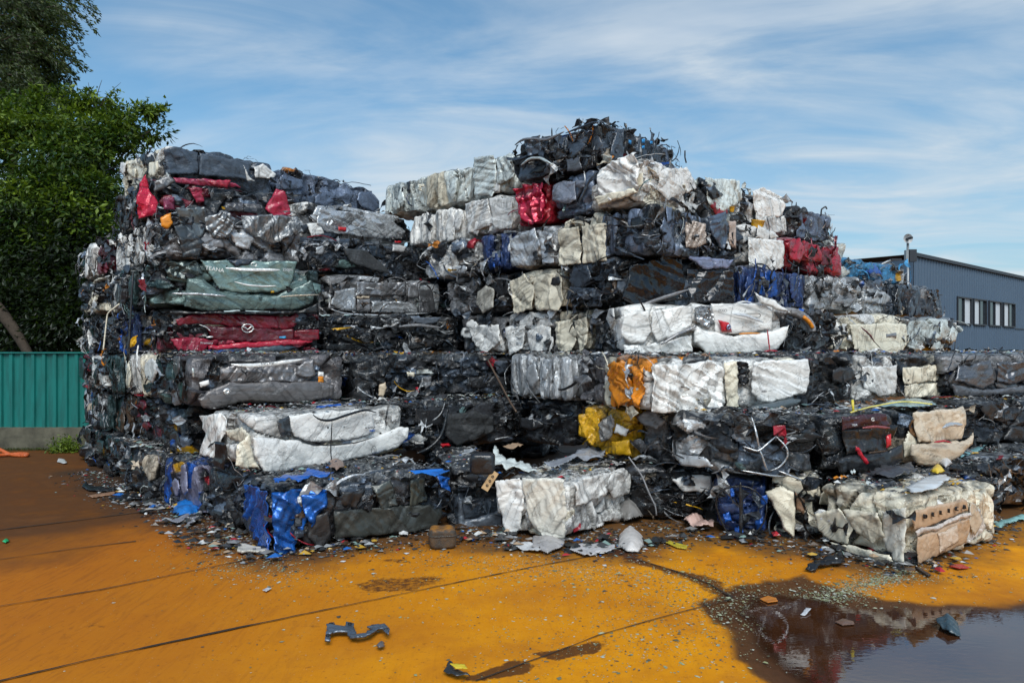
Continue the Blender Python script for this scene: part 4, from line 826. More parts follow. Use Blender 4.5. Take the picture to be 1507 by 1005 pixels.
flat_thing('plastic_bowl', 'cream bowl-shaped plastic cap beside the blue bale', 'plastic cap', [(330,778),(334,766),(348,760),(362,766),(370,772),(356,776),(345,780)], 'beige', .006, .01, dome=.09, seed=3, grime=.3)
flat_thing('plastic_bracket', 'bone-shaped white plastic piece lying at the foot of the blue bale', 'plastic scrap', [(349,816),(351,806),(362,806),(375,809),(392,810),(394,815),(380,818),(366,816),(356,819)], (.6,.57,.5), .02, .03, seed=4)
flat_thing('blue_sheet', 'bright blue plastic sheet leaning beside the lilac bale end', 'plastic sheet', [(253,758),(262,740),(278,730),(300,738),(300,755),(280,764),(262,763)], (.01,.17,.55), .006, .05, dome=.10, seed=8, freq=4)
flat_thing('blue_wrap', 'crushed blue wrap low on the shaded left side', 'plastic wrap', [(152,690),(154,676),(163,670),(172,678),(170,690),(160,694)], (.01,.10,.45), .006, .05, dome=.14, seed=9)
flat_thing('white_pillow', 'round white padded disc on the ground right of the cream-white bale', 'plastic disc', [(909,806),(911,790),(920,784),(935,785),(946,793),(948,806),(940,815),(922,815)], (.62,.58,.55), .006, .02, dome=.10, seed=10, grime=.25)
flat_thing('foam_lump', 'white foam lump resting against the cream-white folded bale', 'foam lump', [(857,778),(858,764),(868,761),(880,763),(890,772),(888,778),(872,780)], (.66,.64,.62), .006, .03, dome=.12, seed=11)
flat_thing('pink_cloth', 'stiff pinkish torn sheet left of the hooped navy bale', 'torn sheet', [(1006,776),(1010,760),(1018,754),(1025,768),(1040,776),(1052,776),(1050,783),(1030,784)], (.60,.40,.34), .005, .10, seed=12, freq=5, dome=.05)
flat_thing('grey_liner', 'bent grey plastic liner with a hollow right of the cream-white bale', 'plastic liner', [(902,765),(912,745),(925,737),(945,742),(950,758),(945,770),(925,774)], (.24,.23,.22), .006, .08, dome=.20, seed=13, freq=4)
flat_thing('white_trim', 'flat white door trim lying before the cream-white bale', 'door trim', [(838,812),(842,806),(880,806),(905,808),(905,814),(860,822)], (.5,.48,.48), .008, .04, seed=14)
flat_thing('trim_strip', 'white and grey trim shards lying left of the cream-white bale', 'trim shard', [(748,806),(756,800),(790,806),(812,812),(790,816),(765,812)], (.5,.5,.5), .008, .04, seed=15)
flat_thing('metal_tray', 'crushed grey-white metal tray at the foot of the cream-white bale', 'metal tray', [(782,812),(784,796),(815,795),(832,800),(828,812),(806,818)], (.36,.34,.33), .01, .05, seed=16, dome=.05)
flat_thing('white_dish', 'white cracked shell beside the loose grey bumper plate', 'plastic shell', [(578,782),(590,778),(602,786),(600,792),(588,790)], (.65,.65,.65), .006, .03, dome=.03, seed=17)
flat_thing('black_rubber', 'tangled black rubber strip lying left of the corner bale', 'rubber strip', [(1186,842),(1195,834),(1215,828),(1238,820),(1242,824),(1230,828),(1244,831),(1238,835),(1218,836),(1200,843)], 'black', .02, .05, seed=18, freq=9)
flat_thing('black_rod', 'short black rod lying on orange ground below the corner bale', 'rod', [(1346,838),(1352,838),(1370,849),(1366,851)], 'black', .015, .01, seed=19)
flat_thing('red_shard', 'long red lamp shard on the orange ground near the puddle', 'lamp shard', [(1396,836),(1402,833),(1415,833),(1427,838),(1412,840)], (.40,.02,.02), .006, .01, seed=20, rough=.15)
flat_thing('teal_strip', 'curved pale teal plastic strip at the right edge of the yard', 'plastic strip', [(1462,777),(1470,770),(1500,762),(1530,760),(1530,765),(1500,769),(1482,775),(1474,782)], (.20,.38,.36), .01, .05, seed=21, dome=.03)
flat_thing('black_yellow_clip', 'black clip with a yellow patch at the bottom of the yard', 'plastic clip', [(652,994),(658,986),(660,981),(666,983),(668,990),(688,997),(692,1003),(670,1003),(660,998)], (.02,.02,.02), .012, .035, seed=22, dome=.02)
flat_thing('yellow_patch', 'small yellow plastic patch lying on the black clip', 'plastic patch', [(662,992),(684,994),(688,1000),(670,999)], (.7,.52,.02), .006, .01, lift=.055, seed=23)
flat_thing('small_stone', 'small grey stone beside the flat metal bracket', 'stone', [(553,956),(558,951),(566,951),(566,957),(558,960)], (.10,.09,.09), .02, .02, dome=.02, seed=24)
flat_thing('puddle_rag', 'teal-black rag floating in the puddle', 'rag', [(1376,925),(1384,918),(1404,921),(1410,927),(1414,940),(1398,938),(1384,931)], (.03,.055,.07), .006, .06, seed=25, dome=.03)
flat_thing('orange_leaf', 'orange plastic disc lying at the puddle edge', 'plastic disc', [(1118,884),(1130,880),(1142,883),(1145,888),(1130,890)], (.60,.20,.02), .006, .01, seed=26)
flat_thing('white_feather', 'white torn strip floating in the puddle', 'plastic strip', [(1178,908),(1186,899),(1194,901),(1186,908)], (.6,.6,.62), .004, .02, seed=27)
flat_thing('brown_island', 'brown mud lump showing above the puddle', 'mud lump', [(1228,918),(1240,913),(1256,917),(1258,922),(1240,924)], (.16,.08,.05), .006, .01, seed=28, dome=.01)
flat_thing('green_cap', 'small green bottle cap on brown ground at far left', 'bottle cap', [(3,799),(7,795),(12,795),(14,798),(8,801)], (.02,.45,.14), .01, .008, seed=29, dome=.012)
flat_thing('white_chip', 'small white plastic chip on the orange slab above the bracket', 'plastic chip', [(386,871),(394,867),(400,868),(392,873)], (.65,.65,.65), .004, .01, seed=30)
flat_thing('white_scrap', 'white scrap lying on brown ground near the teal fence', 'plastic scrap', [(84,681),(86,677),(95,678),(99,683),(94,684)], (.6,.6,.6), .01, .02, seed=31)
flat_thing('wooden_stick', 'thin tan slat lying on dark ground at left', 'wooden slat', [(131,731),(160,727),(170,726),(168,729),(136,734)], (.36,.20,.12), .012, .01, seed=32)
flat_thing('black_beam', 'bent black plastic beam lying on dark ground at left', 'plastic beam', [(120,719),(127,711),(130,717),(155,720),(170,722),(168,726),(130,724)], 'black', .015, .03, seed=33)
flat_thing('dark_board', 'flat black grid board lying under the shaded left side', 'plastic board', [(160,736),(190,727),(230,730),(228,736),(180,738)], 'black', .015, .02, seed=34)
flat_thing('silver_trims', 'silver curved trims fanned on the ground below the blue sheet', 'trim pieces', [(245,772),(262,768),(284,760),(298,746),(300,752),(296,764),(286,774),(272,780),(282,768),(262,774)], (.36,.36,.40), .008, .05, seed=35, metal=.4)
flat_thing('yellow_tool', 'yellow-handled black scraper on the orange slab', 'scraper', [(980,801),(985,798),(996,802),(1012,806),(1010,810),(996,808)], (.5,.40,.03), .012, .01, seed=36)
# pieces higher on the pile
def on_pile(name, label, cat, x, y, D, verts_fn, mat=M_scrap, rz=0):
    root = None
# yellow buckets
def bucket(x, y, D, r, h, label, tilt):
    z = CZ - (y - HY) / F * D; mb = MB(); k = 18; V = []
    for (rr, zz) in [(r * .72, 0), (r * .9, h * .5), (r, h), (r * 1.06, h), (r * 1.06, h * .94), (r * .95, h * .92), (r * .7, .01)]:
        for j in range(k): a = 2 * math.pi * j / k; V.append((rr * math.cos(a) * (1 + .08 * math.sin(2 * a + zz * 9)), rr * math.sin(a), zz))
    Fc = [(i * k + j, i * k + (j + 1) % k, (i + 1) * k + (j + 1) % k, (i + 1) * k + j) for i in range(6) for j in range(k)]
    mb.add(V, Fc, (.72, .36, .01), (0, .4, .7)); o = mb.build('plastic_bucket', M_panel); o.location = (GX(x, D), D, z); o.rotation_euler = tilt; tag(o, label, 'bucket')
bucket(1113, 343, 9.95, .085, .17, 'crushed yellow bucket stuck in the white bale on the right slope', (.15, .1, 0))
bucket(1077, 312, 9.55, .035, .07, 'small yellow cup wedged under the grey-green white bale', (.2, 0, 0))
# black ball head rest
th = None
V, Fc = superblock(.24, .2, .2, 2, 14); mb = MB(); V = V / np.array([1, 1, 1]); mb.add(V, Fc, (.012, .014, .018), (0, .3, .3)); o = mb.build('head_rest', M_panel)
o.location = (GX(712, 7.3), 7.0, .56); tag(o, 'rounded black head rest sitting on the low black scrap bale', 'head rest')
# wooden board with holes
mb = MB(); mb.box((-.035, -.008, 0), (.035, .008, .2), (.62, .42, .22), (0, .6, .5)); o = mb.build('wooden_board', M_panel, None, False); o.location = (GX(713, 6.95), 6.95, .42); o.rotation_euler = (.1, .55, 0); tag(o, 'small light wooden board with holes leaning by the head rest', 'wooden board')
mb = MB()
for zz in (.05, .1, .15):
    t_ = np.linspace(0, 2 * math.pi, 10); mb.tube(np.stack([.01 * np.cos(t_), -.010 + 0 * t_, zz + .01 * np.sin(t_)], 1), .004, C['black'], (0, .6, .2), 5)
mb.build('drilled_hole', M_panel, o, False)
# round tyre-like dark arch with orange rim right of the white hatchback
mb = MB(); t_ = np.linspace(.2, 2.9, 22); R_ = .27
mb.tube(np.stack([R_ * np.cos(t_), .0 * t_, .16 * np.sin(t_)], 1), .05, C['gray'], (0, .5, .8), 8); o = mb.build('wheel_arch_liner', M_scrap); o.location = (GX(1168, 8.8), 8.8, CZ + (HY - 480) / F * 8.8); o.rotation_euler = (0, .35, .3); tag(o, 'curved grey wheel arch liner jutting right of the white hatchback', 'wheel arch liner')
mb = MB(); mb.tube(np.stack([(R_ - .02) * np.cos(t_[2:10]), -.045 + 0 * t_[2:10], .14 * np.sin(t_[2:10])], 1), .025, C['orange'], (0, .4, .5), 6); mb.build('orange_rim', M_scrap, o)
# bent metal sheets lying on the low ledges
def ledge(label, pts, z, color, seed, **k): return flat_thing('bent_sheet', label, 'metal sheet', pts, color, .005, k.pop('crum', .06), zbase=z, seed=seed, freq=k.pop('freq', 5), **k)
ledge('pale pointed metal sheet on the ledge left of the yellow bale', [(722,690),(728,662),(740,680),(780,692),(795,700),(750,698)], .57, 'pale', 41, crum=.08)
ledge('bent dark metal sheet with pale corner in front of the yellow bale', [(800,690),(850,672),(875,662),(892,672),(888,684),(850,684),(815,694)], .57, (.30,.32,.36), 42, crum=.10)
ledge('brown cardboard flap at the foot of the long white car', [(483,690),(486,680),(505,683),(508,692),(495,697)], .57, (.26,.17,.13), 43, crum=.04, dome=.03)
ledge('white ribbed canister piece on the ledge below the beige tail', [(1380,683),(1386,674),(1398,676),(1402,684),(1392,690)], .57, (.6,.6,.6), 44, dome=.06, crum=.01)
ledge('yellow foam lump on the ledge below the beige tail', [(1368,697),(1374,690),(1386,690),(1391,697),(1380,701)], .57, (.75,.50,.03), 45, dome=.05, crum=.02)
ledge('dark crumpled sheet on the ledge above the corner bale', [(1280,702),(1300,692),(1340,690),(1352,698),(1330,706),(1290,708)], .57, (.05,.05,.055), 46, crum=.07)
ledge('white plastic sheet on top of the corner bale', [(1330,722),(1360,706),(1392,702),(1400,708),(1380,722),(1345,730)], .585, (.55,.57,.58), 47, crum=.03)
ledge('torn blue sheet lying along the top of the blue-cornered bale', [(402,716),(420,708),(446,706),(452,700),(492,702),(480,708),(458,708),(440,716),(425,712),(410,720)], .568, (.01,.12,.5), 51, crum=.07, metal=.3)
ledge('small blue foil piece on the right end of the blue-cornered bale', [(600,700),(640,694),(662,700),(640,706)], .575, (.01,.15,.55), 52, crum=.05)
ledge('teal glass sheet on the far right ledge', [(1405,672),(1440,660),(1452,658),(1440,668),(1415,676)], .57, (.18,.36,.38), 48, crum=.03)
ledge('tan wood chips on the ledge before the black bale', [(740,660),(762,654),(770,658),(752,664)], .60, (.50,.34,.22), 49, crum=.03)
# windscreens and frames lying on second layer
flat_thing('windscreen_sheet', 'cracked greenish windscreen with yellow edge lying on the second layer', 'windscreen', [(1290,600),(1310,593),(1350,591),(1372,594),(1380,600),(1340,603)], (.30,.42,.42), .006, .03, zbase=1.125, seed=50, rough=.12, dome=.04)
mb = MB(); P = smooth_path([(GX(1252, 7.0), 7.0, 1.14), (GX(1280, 7.4), 7.4, 1.16), (GX(1330, 7.7), 7.7, 1.20), (GX(1372, 7.6), 7.6, 1.17)], 20); mb.tube(P, .008, (.75,.65,.15), (0,.4,.4), 6); o = mb.build('yellow_hose', M_panel); tag(o, 'thin yellow hose arched over the cracked windscreen', 'hose')
mb = MB(); mb.tube([(GX(1256, 7.1), 7.1, 1.13), (GX(1256, 7.1), 7.12, 1.25)], .012, (.75,.60,.05), (0,.4,.4), 6); o = mb.build('yellow_peg', M_panel); tag(o, 'short upright yellow peg on top of the near-black hatchback', 'peg')
# long wires and straps hanging over the front
def wire(label, pts, r, c, name='wire', cat='wire', metal=.2):
    mb = MB(); P = smooth_path([(GX(x, D), D, CZ - (y - HY) / F * D) for x, y, D in pts], 30); mb.tube(P, r, C[c] if isinstance(c, str) else c, (metal, .45, .6), 6); o = mb.build(name, M_panel); tag(o, label, cat); return o
wire('long thin rod leaning down across the black bales in the valley', [(718,530,9.2),(735,562,8.9),(752,594,8.6),(760,606,8.5)], .012, 'brown', 'bent_rod', 'rod')
wire('pale twisted strap hanging beside the collapsed black bale', [(925,672,7.2),(945,700,7.15),(955,725,7.1),(965,745,7.1),(966,758,7.1)], .008, 'gray', 'strap', 'strap', 0)
wire('white bent strap hanging down the shaded left side', [(176,447,9.7),(158,461,9.7),(156,480,9.7),(152,515,9.65)], .010, 'cream', 'strap', 'strap', 0)
wire('black vertical cable down the left corner of the pile', [(196,400,8.95),(193,450,8.9),(190,500,8.85),(188,530,8.85)], .013, 'black', 'cable', 'cable', 0)
wire('thin bent spike standing on the right slope', [(1008,222,9.6),(1008,232,9.6),(1010,240,9.6)], .010, 'dark', 'spike', 'spike')
wire('curled wire on top of the dark pleated bale', [(1208,318,11.2),(1209,308,11.2),(1215,304,11.2),(1217,308,11.2)], .012, 'dark', 'curled_wire', 'wire')
wire('arched black wire above the smooth grey car', [(1440,530,9.6),(1452,520,9.6),(1470,518,9.6),(1484,524,9.6)], .008, 'dark', 'arched_wire', 'wire')
wire('loose black cable on the orange ground at the far right', [(1424,790,6.9),(1440,796,6.75),(1475,796,6.75),(1492,790,6.9),(1470,786,7.0),(1440,786,7.0)], .010, 'black', 'ground_cable', 'cable', 0)
wire('bent black stay leaning behind the corner bale', [(1442,752,7.0),(1450,775,6.95),(1454,790,6.9)], .014, 'black', 'bent_stay', 'rod', 0)
wire('orange hose lying on the ground by the teal fence', [(-40,655,12.0),(0,660,11.95),(12,669,11.9),(42,671,11.8),(44,667,11.9),(20,668,11.95),(-30,672,11.6)], .03, (.55,.11,.02), 'orange_hose', 'hose', 0)
wire('round coil pipe hanging on the grey annex', [(1318 + 8 * math.cos(a), 417 + 9 * math.sin(a), 29.0) for a in np.linspace(0, 6.28, 14)], .06, 'dark', 'pipe_coil', 'pipe coil')

# ------------------------------------------------------------------ litter: uncountable glass and scrap crumbs
def litter(name, label, pts, zs, sizes, cols, seed, kind='stuff', cat='litter', flat=.35):
    r = np.random.RandomState(seed); n = len(pts)
    base = np.array([(-1,-1,0),(1,-1,0),(1,1,0),(-1,1,0),(.1,0,1)], float)
    ang = r.rand(n) * 6.28; s = np.asarray(sizes); asp = r.uniform(.25, 1, n)
    X = base[None, :, 0] * s[:, None] * (1 + .5 * r.uniform(-1, 1, (n, 5))); Yv = base[None, :, 1] * s[:, None] * asp[:, None] * (1 + .5 * r.uniform(-1, 1, (n, 5)))
    Z = base[None, :, 2] * s[:, None] * flat + r.uniform(0, .5, (n, 5)) * s[:, None] * flat
    ca, sa = np.cos(ang)[:, None], np.sin(ang)[:, None]
    V = np.stack([pts[:, 0][:, None] + X * ca - Yv * sa, pts[:, 1][:, None] + X * sa + Yv * ca, np.asarray(zs)[:, None] + Z], 2).reshape(-1, 3)
    f = np.array([(0,1,4),(1,2,4),(2,3,4),(3,0,4)]); Fc = (f[None] + (np.arange(n) * 5)[:, None, None]).reshape(-1, 3)
    cc = np.repeat(cols, 5, 0); me = mesh_obj(name, V, Fc, M_litter, None, False, cc, np.tile([.1, .35, 0], (len(V), 1)))
    tag(me, label, cat, None, kind); return me
m, nt, b_ = new_mat('litter_bits'); T = NT(nt); at = T.n('ShaderNodeAttribute', attribute_name='Col'); T.l(at.outputs['Color'], b_.inputs['Base Color']); b_.inputs['Roughness'].default_value = .3
M_litter = m
R_ = np.random.RandomState(5)
LC = np.array([(.05,.05,.05)]*14 + [(.02,.02,.02)]*18 + [(.06,.035,.02)]*6 + [(.30,.31,.32)]*4 + [(.62,.62,.60)]*3 + [(.22,.32,.29)]*3 + [(.2,.2,.2)]*6 + [(.02,.12,.4),(.4,.02,.03),(.5,.3,.04),(.40,.28,.18),(.30,.28,.26)])
GC = np.array([(.30,.32,.16),(.38,.40,.26),(.16,.17,.09),(.24,.26,.16),(.10,.10,.06),(.45,.46,.38),(.07,.06,.04)])
front = np.array([G(x, y) for x, y in [(118,694),(150,712),(190,738),(235,752),(300,785),(345,800),(400,822),(470,818),(560,800),(660,790),(735,800),(800,808),(860,812),(930,812),(985,795),(1050,785),(1130,800),(1200,815),(1330,838),(1430,795),(1500,765)]])
seg = np.linalg.norm(np.diff(front, axis=0), axis=1); cum = np.r_[0, np.cumsum(seg)]
def along(n, spread, r, inner=.25, t0=0, t1=1):
    t = r.uniform(t0, t1, n) * cum[-1]; P = np.stack([np.interp(t, cum, front[:, 0]), np.interp(t, cum, front[:, 1])], 1)
    k = np.searchsorted(cum, t, 'right') - 1; k = np.clip(k, 0, len(seg) - 1); d = np.diff(front, axis=0)[k]; nn = np.stack([d[:, 1], -d[:, 0]], 1) / (np.linalg.norm(d, axis=1)[:, None] + 1e-6)
    return P + nn * (np.abs(r.normal(0, spread, n)) - inner * r.rand(n))[:, None] + r.normal(0, .05, (n, 2))
P = along(11000, .20, R_, .9); litter('scrap_litter', 'glass crumbs and scrap shards scattered along the foot of the pile', P, np.full(len(P), .002), np.minimum(R_.exponential(.007, len(P)) + .002, .022), LC[R_.randint(len(LC), size=len(P))], 6)
P = along(1500, .14, R_, .45, .1, .98); Pc = P[R_.randint(1500, size=110)]; P = np.concatenate([P[:420], Pc[R_.randint(110, size=1000)] + R_.normal(0, .07, (1000, 2))]); litter('larger_litter', 'larger torn bits of plastic and trim heaped along the foot of the pile', P, R_.uniform(.002, .05, len(P)), np.minimum(R_.exponential(.016, len(P)) + .01, .05), LC[R_.randint(len(LC), size=len(P))], 7, flat=.5)
# olive glass grains swept into tracks over the slab
def blob_pts(cx, cy, sx, sy, ang, n, r):
    c0 = G(cx, cy); q = r.normal(size=(n, 2)) * np.array([sx, sy]); ca, sa = math.cos(ang), math.sin(ang); return c0 + np.stack([q[:, 0] * ca - q[:, 1] * sa, q[:, 0] * sa + q[:, 1] * ca], 1)
L_ = [blob_pts(1260,862,.38,.09,.6,1500,R_), blob_pts(1310,850,.30,.05,.6,900,R_), blob_pts(1230,872,.35,.05,.6,700,R_), blob_pts(1380,852,.4,.06,.2,300,R_), blob_pts(380,838,.35,.16,-.4,900,R_), blob_pts(330,800,.4,.2,-.6,900,R_), blob_pts(800,835,.8,.16,-.3,1500,R_), blob_pts(900,845,.8,.25,0,900,R_),
      blob_pts(1000,880,.6,.4,.4,1200,R_), blob_pts(950,950,.5,.3,.4,900,R_), blob_pts(1120,900,.25,.2,0,700,R_), blob_pts(1200,880,.4,.1,0,500,R_), blob_pts(560,850,1.3,.7,0,700,R_), blob_pts(1100,850,1.3,.4,0,800,R_), blob_pts(900,930,1.0,.6,0,600,R_)]
P = np.concatenate(L_); P = P[P[:, 1] > 2.0]
litter('glass_grains', 'fine olive glass grains swept in tracks over the orange slab', P, np.full(len(P), .001), R_.exponential(.0022, len(P)) + .0022, GC[R_.randint(len(GC), size=len(P))] , 8)
# ledge litter on the tops of the three low layers
tops = []
for b in BALES:
    zt = b.z + b.h
    if zt < 1.7 and b.A[1] < 10:
        n = int(420 * b.w * b.d); q = R_.rand(n, 2) * np.array([b.w, b.d]); c, s = math.cos(b.yaw), math.sin(b.yaw)
        tops.append(np.stack([b.A[0] + q[:, 0] * c - q[:, 1] * s, b.A[1] + q[:, 0] * s + q[:, 1] * c, np.full(n, zt + .004)], 1))
P = np.concatenate(tops); litter('ledge_litter', 'bright glass and plastic crumbs strewn over the low ledges of the pile', P[:, :2], P[:, 2] + R_.rand(len(P)) * .02, np.minimum(R_.exponential(.008, len(P)) + .004, .03), LC[R_.randint(len(LC), size=len(P))], 9, flat=.5)
# long shards on ledges, as bent strips
mb = MB(); rr = random.Random(77)
for q in P[R_.choice(len(P), 420, replace=False)]:
    L0 = rr.uniform(.08, .4); a = rr.gauss(.5, .5); k = 7; pts = []
    for j in range(k):
        s = j / (k - 1) - .5; pts.append((q[0] + L0 * s * math.cos(a + s * rr.uniform(-1, 1) * .3), q[1] + L0 * s * math.sin(a), q[2] + .015 + rr.uniform(0, .025)))
    w_ = rr.uniform(.006, .022); c = ACC[rr.randrange(len(ACC))] if rr.random() < .5 else rr.choice(['black', 'dark', 'slate', 'gray', 'pale'])
    mb.ribbon(pts, np.tile([-math.sin(a) * w_, math.cos(a) * w_, rr.uniform(-.01, .01)], (k, 1)), np.array(C[c]) * .8, (METAL.get(c, 0), .35, .6))
o = mb.build('ledge_shards', M_scrap, None, False); tag(o, 'bent strips and shards strewn over the low ledges of the pile', 'litter', None, 'stuff')

# ================================================================== GROUND
def clampd(P, A, B):
    d = B - A; t = np.clip(((P - A) @ d) / (d @ d), 0, 1); return np.linalg.norm(P - (A + t[:, None] * d), axis=1), t
xs = np.unique(np.concatenate([np.linspace(-400, -30, 12), np.linspace(-30, -9, 22), np.linspace(-9, -4.5, 80), np.linspace(-4.5, 5.5, 420), np.linspace(5.5, 12, 40), np.linspace(12, 400, 16)]))
ys = np.unique(np.concatenate([np.linspace(-60, 2.5, 14), np.linspace(2.5, 8.5, 270), np.linspace(8.5, 13, 80), np.linspace(13, 40, 20), np.linspace(40, 900, 14)]))
X, Y = np.meshgrid(xs, ys, indexing='ij'); n = len(ys); P2 = np.stack([X.ravel(), Y.ravel()], 1); P3 = np.c_[P2, np.zeros(len(P2))]
i = np.arange(len(xs) * n).reshape(len(xs), n)[:-1, :-1].ravel(); q = np.stack([i, i + n, i + n + 1, i + 1], 1)
wetpoly = [tuple(G(x, y)) for x, y in [(1038,893),(1062,880),(1085,868),(1120,855),(1150,850),(1200,850),(1222,862),(1250,876),(1300,887),(1350,892),(1420,894),(1507,890),(1800,880)]] + [(6.2, 3.0), (4.0, 2.6), (1.1, 2.6)] + [tuple(G(x, y)) for x, y in [(1142,1005),(1125,990),(1102,965),(1092,938),(1062,920),(1045,905)]]
watpoly = [tuple(G(x, y)) for x, y in [(1108,890),(1140,880),(1180,884),(1230,893),(1290,900),(1350,903),(1420,903),(1507,899),(1800,890)]] + [(6.0, 3.1), (4.0, 2.7), (1.6, 2.7)] + [tuple(G(x, y)) for x, y in [(1190,1005),(1165,980),(1140,955),(1118,930),(1095,905)]]
jit = np.stack([vnoise(P3 * 3, 5), vnoise(P3 * 3, 6)], 1) * .10 + np.stack([vnoise(P3 * 11, 7), vnoise(P3 * 11, 8)], 1) * .035
Pj = P2 + jit
near = (P2[:, 0] > -12) & (P2[:, 0] < 14) & (P2[:, 1] > 1) & (P2[:, 1] < 16)
def sdf(P, poly):
    d, _, _ = edgedist(P[:, 0], P[:, 1], poly); s = inpoly(P[:, 0], P[:, 1], poly); return np.where(s, d, -d)
wet = np.zeros(len(P2)); wet[near] = np.clip(sdf(Pj[near], wetpoly) / .06 + .5, 0, 1)
mud = np.zeros(len(P2)); mud[near] = np.clip(sdf(P2[near] + jit[near] * .5, watpoly) / .25 + 1.0, 0, 1)
def stain(px, py, rx, ry, a=0, s=1.0):
    c0 = G(px, py); d = Pj - c0; ca, sa = math.cos(a), math.sin(a); u = d[:, 0] * ca + d[:, 1] * sa; v = -d[:, 0] * sa + d[:, 1] * ca
    return np.clip(1.25 - np.sqrt((u / rx) ** 2 + (v / ry) ** 2), 0, .35) / .35 * s
dark = np.zeros(len(P2))
for a in [(840,955,.20,.09,.35,.9), (822,962,.10,.09,0,.9), (745,983,.17,.07,.3,.9), (800,960,.06,.05,0,.9), (575,828,.16,.07,0,.5), (580,856,.26,.14,.3,.6), (470,928,.05,.02,0,.4), (160,915,.05,.03,0,.3), (500,770,.1,.05,0,.3), (905,848,.05,.03,0,.5), (1058,833,.05,.02,0,.5)]:
    dark = np.maximum(dark, stain(*a))
# dark dirt band beside the pile foot and dark trail to the puddle
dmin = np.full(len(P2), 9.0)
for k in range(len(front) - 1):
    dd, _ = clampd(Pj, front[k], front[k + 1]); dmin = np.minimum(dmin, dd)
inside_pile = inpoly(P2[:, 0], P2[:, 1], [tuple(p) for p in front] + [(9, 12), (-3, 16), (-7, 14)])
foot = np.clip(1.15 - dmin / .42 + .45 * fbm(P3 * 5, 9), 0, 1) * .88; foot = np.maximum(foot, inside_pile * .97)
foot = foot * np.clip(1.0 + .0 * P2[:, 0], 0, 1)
trail = np.full(len(P2), 9.0); tp = [G(x, y) for x, y in [(880,812),(940,825),(985,838),(1040,858),(1075,878),(1120,885)]]
for k in range(len(tp) - 1):
    dd, _ = clampd(Pj, tp[k], tp[k + 1]); trail = np.minimum(trail, dd)
trail = np.clip(1.3 - trail / .10, 0, 1)
trail2 = np.full(len(P2), 9.0); tp = [G(x, y) for x, y in [(880,812),(800,812),(740,812),(700,815)]]
# brown area to the left and far side
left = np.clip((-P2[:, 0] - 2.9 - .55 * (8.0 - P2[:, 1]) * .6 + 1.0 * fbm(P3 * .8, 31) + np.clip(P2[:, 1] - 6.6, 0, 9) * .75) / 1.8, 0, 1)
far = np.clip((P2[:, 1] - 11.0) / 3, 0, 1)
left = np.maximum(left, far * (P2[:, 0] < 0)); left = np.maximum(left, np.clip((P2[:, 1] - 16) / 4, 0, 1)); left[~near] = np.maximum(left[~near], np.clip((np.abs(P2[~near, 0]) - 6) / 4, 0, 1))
zz = np.where(near, .002 * vnoise(P3 * .8, 44), 0)
zz = zz - .012 * mud - .004 * wet
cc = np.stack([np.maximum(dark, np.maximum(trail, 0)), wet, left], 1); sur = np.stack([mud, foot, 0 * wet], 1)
m, nt, b_ = new_mat('stained_concrete'); T = NT(nt); tc = T.n('ShaderNodeTexCoord'); v = tc.outputs['Object']
at = T.n('ShaderNodeAttribute', attribute_name='Col'); su = T.n('ShaderNodeAttribute', attribute_name='Sur')
s1 = T.n('ShaderNodeSeparateColor'); T.l(at.outputs['Color'], s1.inputs[0]); s2 = T.n('ShaderNodeSeparateColor'); T.l(su.outputs['Color'], s2.inputs[0])
mp = T.n('ShaderNodeMapping'); mp.inputs['Rotation'].default_value = (0, 0, math.radians(62)); mp.inputs['Scale'].default_value = (1.1, .32, 1); T.l(v, mp.inputs[0])
big = T.noise(v, .55, 5, .6); med = T.noise(v, 2.6, 7, .62); fin = T.noise(v, 22, 8, .72); grit = T.noise(v, 90, 4, .7)
fl = T.n('ShaderNodeTexWave', wave_type='BANDS'); fl.inputs['Scale'].default_value = 1.5; fl.inputs['Distortion'].default_value = 9; fl.inputs['Detail'].default_value = 5; fl.inputs['Detail Scale'].default_value = 1.4; fl.inputs['Detail Roughness'].default_value = .62; T.l(mp.outputs[0], fl.inputs['Vector'])
mp2 = T.n('ShaderNodeMapping'); mp2.inputs['Rotation'].default_value = (0, 0, math.radians(62)); mp2.inputs['Scale'].default_value = (4.5, .7, 1); T.l(v, mp2.inputs[0]); str_ = T.noise(mp2.outputs[0], 1.6, 7, .65, .8)
c = T.mix(T.ramp(med.outputs[0], .3, .7), (.80,.33,.004), (.66,.24,.004))
c = T.mix(T.ramp(big.outputs[0], .35, .68, 0, .75), c, (.47,.15,.006))
c = T.mix(T.ramp(fl.outputs['Fac'], .6, .95, 0, .05), c, (.30,.085,.012))
c = T.mix(T.ramp(str_.outputs[0], .52, .75, 0, .22), c, (.74,.33,.03))
c = T.mix(T.ramp(str_.outputs[0], .45, .28, 0, .22), c, (.22,.065,.012))
c = T.mix(T.ramp(fin.outputs[0], .56, .70, 0, .55), c, (.16,.055,.015))
c = T.mix(T.ramp(grit.outputs[0], .64, .72, 0, .6), c, (.06,.035,.02))
sxg = T.n('ShaderNodeSeparateXYZ'); T.l(v, sxg.inputs[0]); lg = T.ramp(T.math('ADD', sxg.outputs[0], T.math('MULTIPLY', T.math('SUBTRACT', med.outputs[0], .5), 2.2)), .2, -3.4)
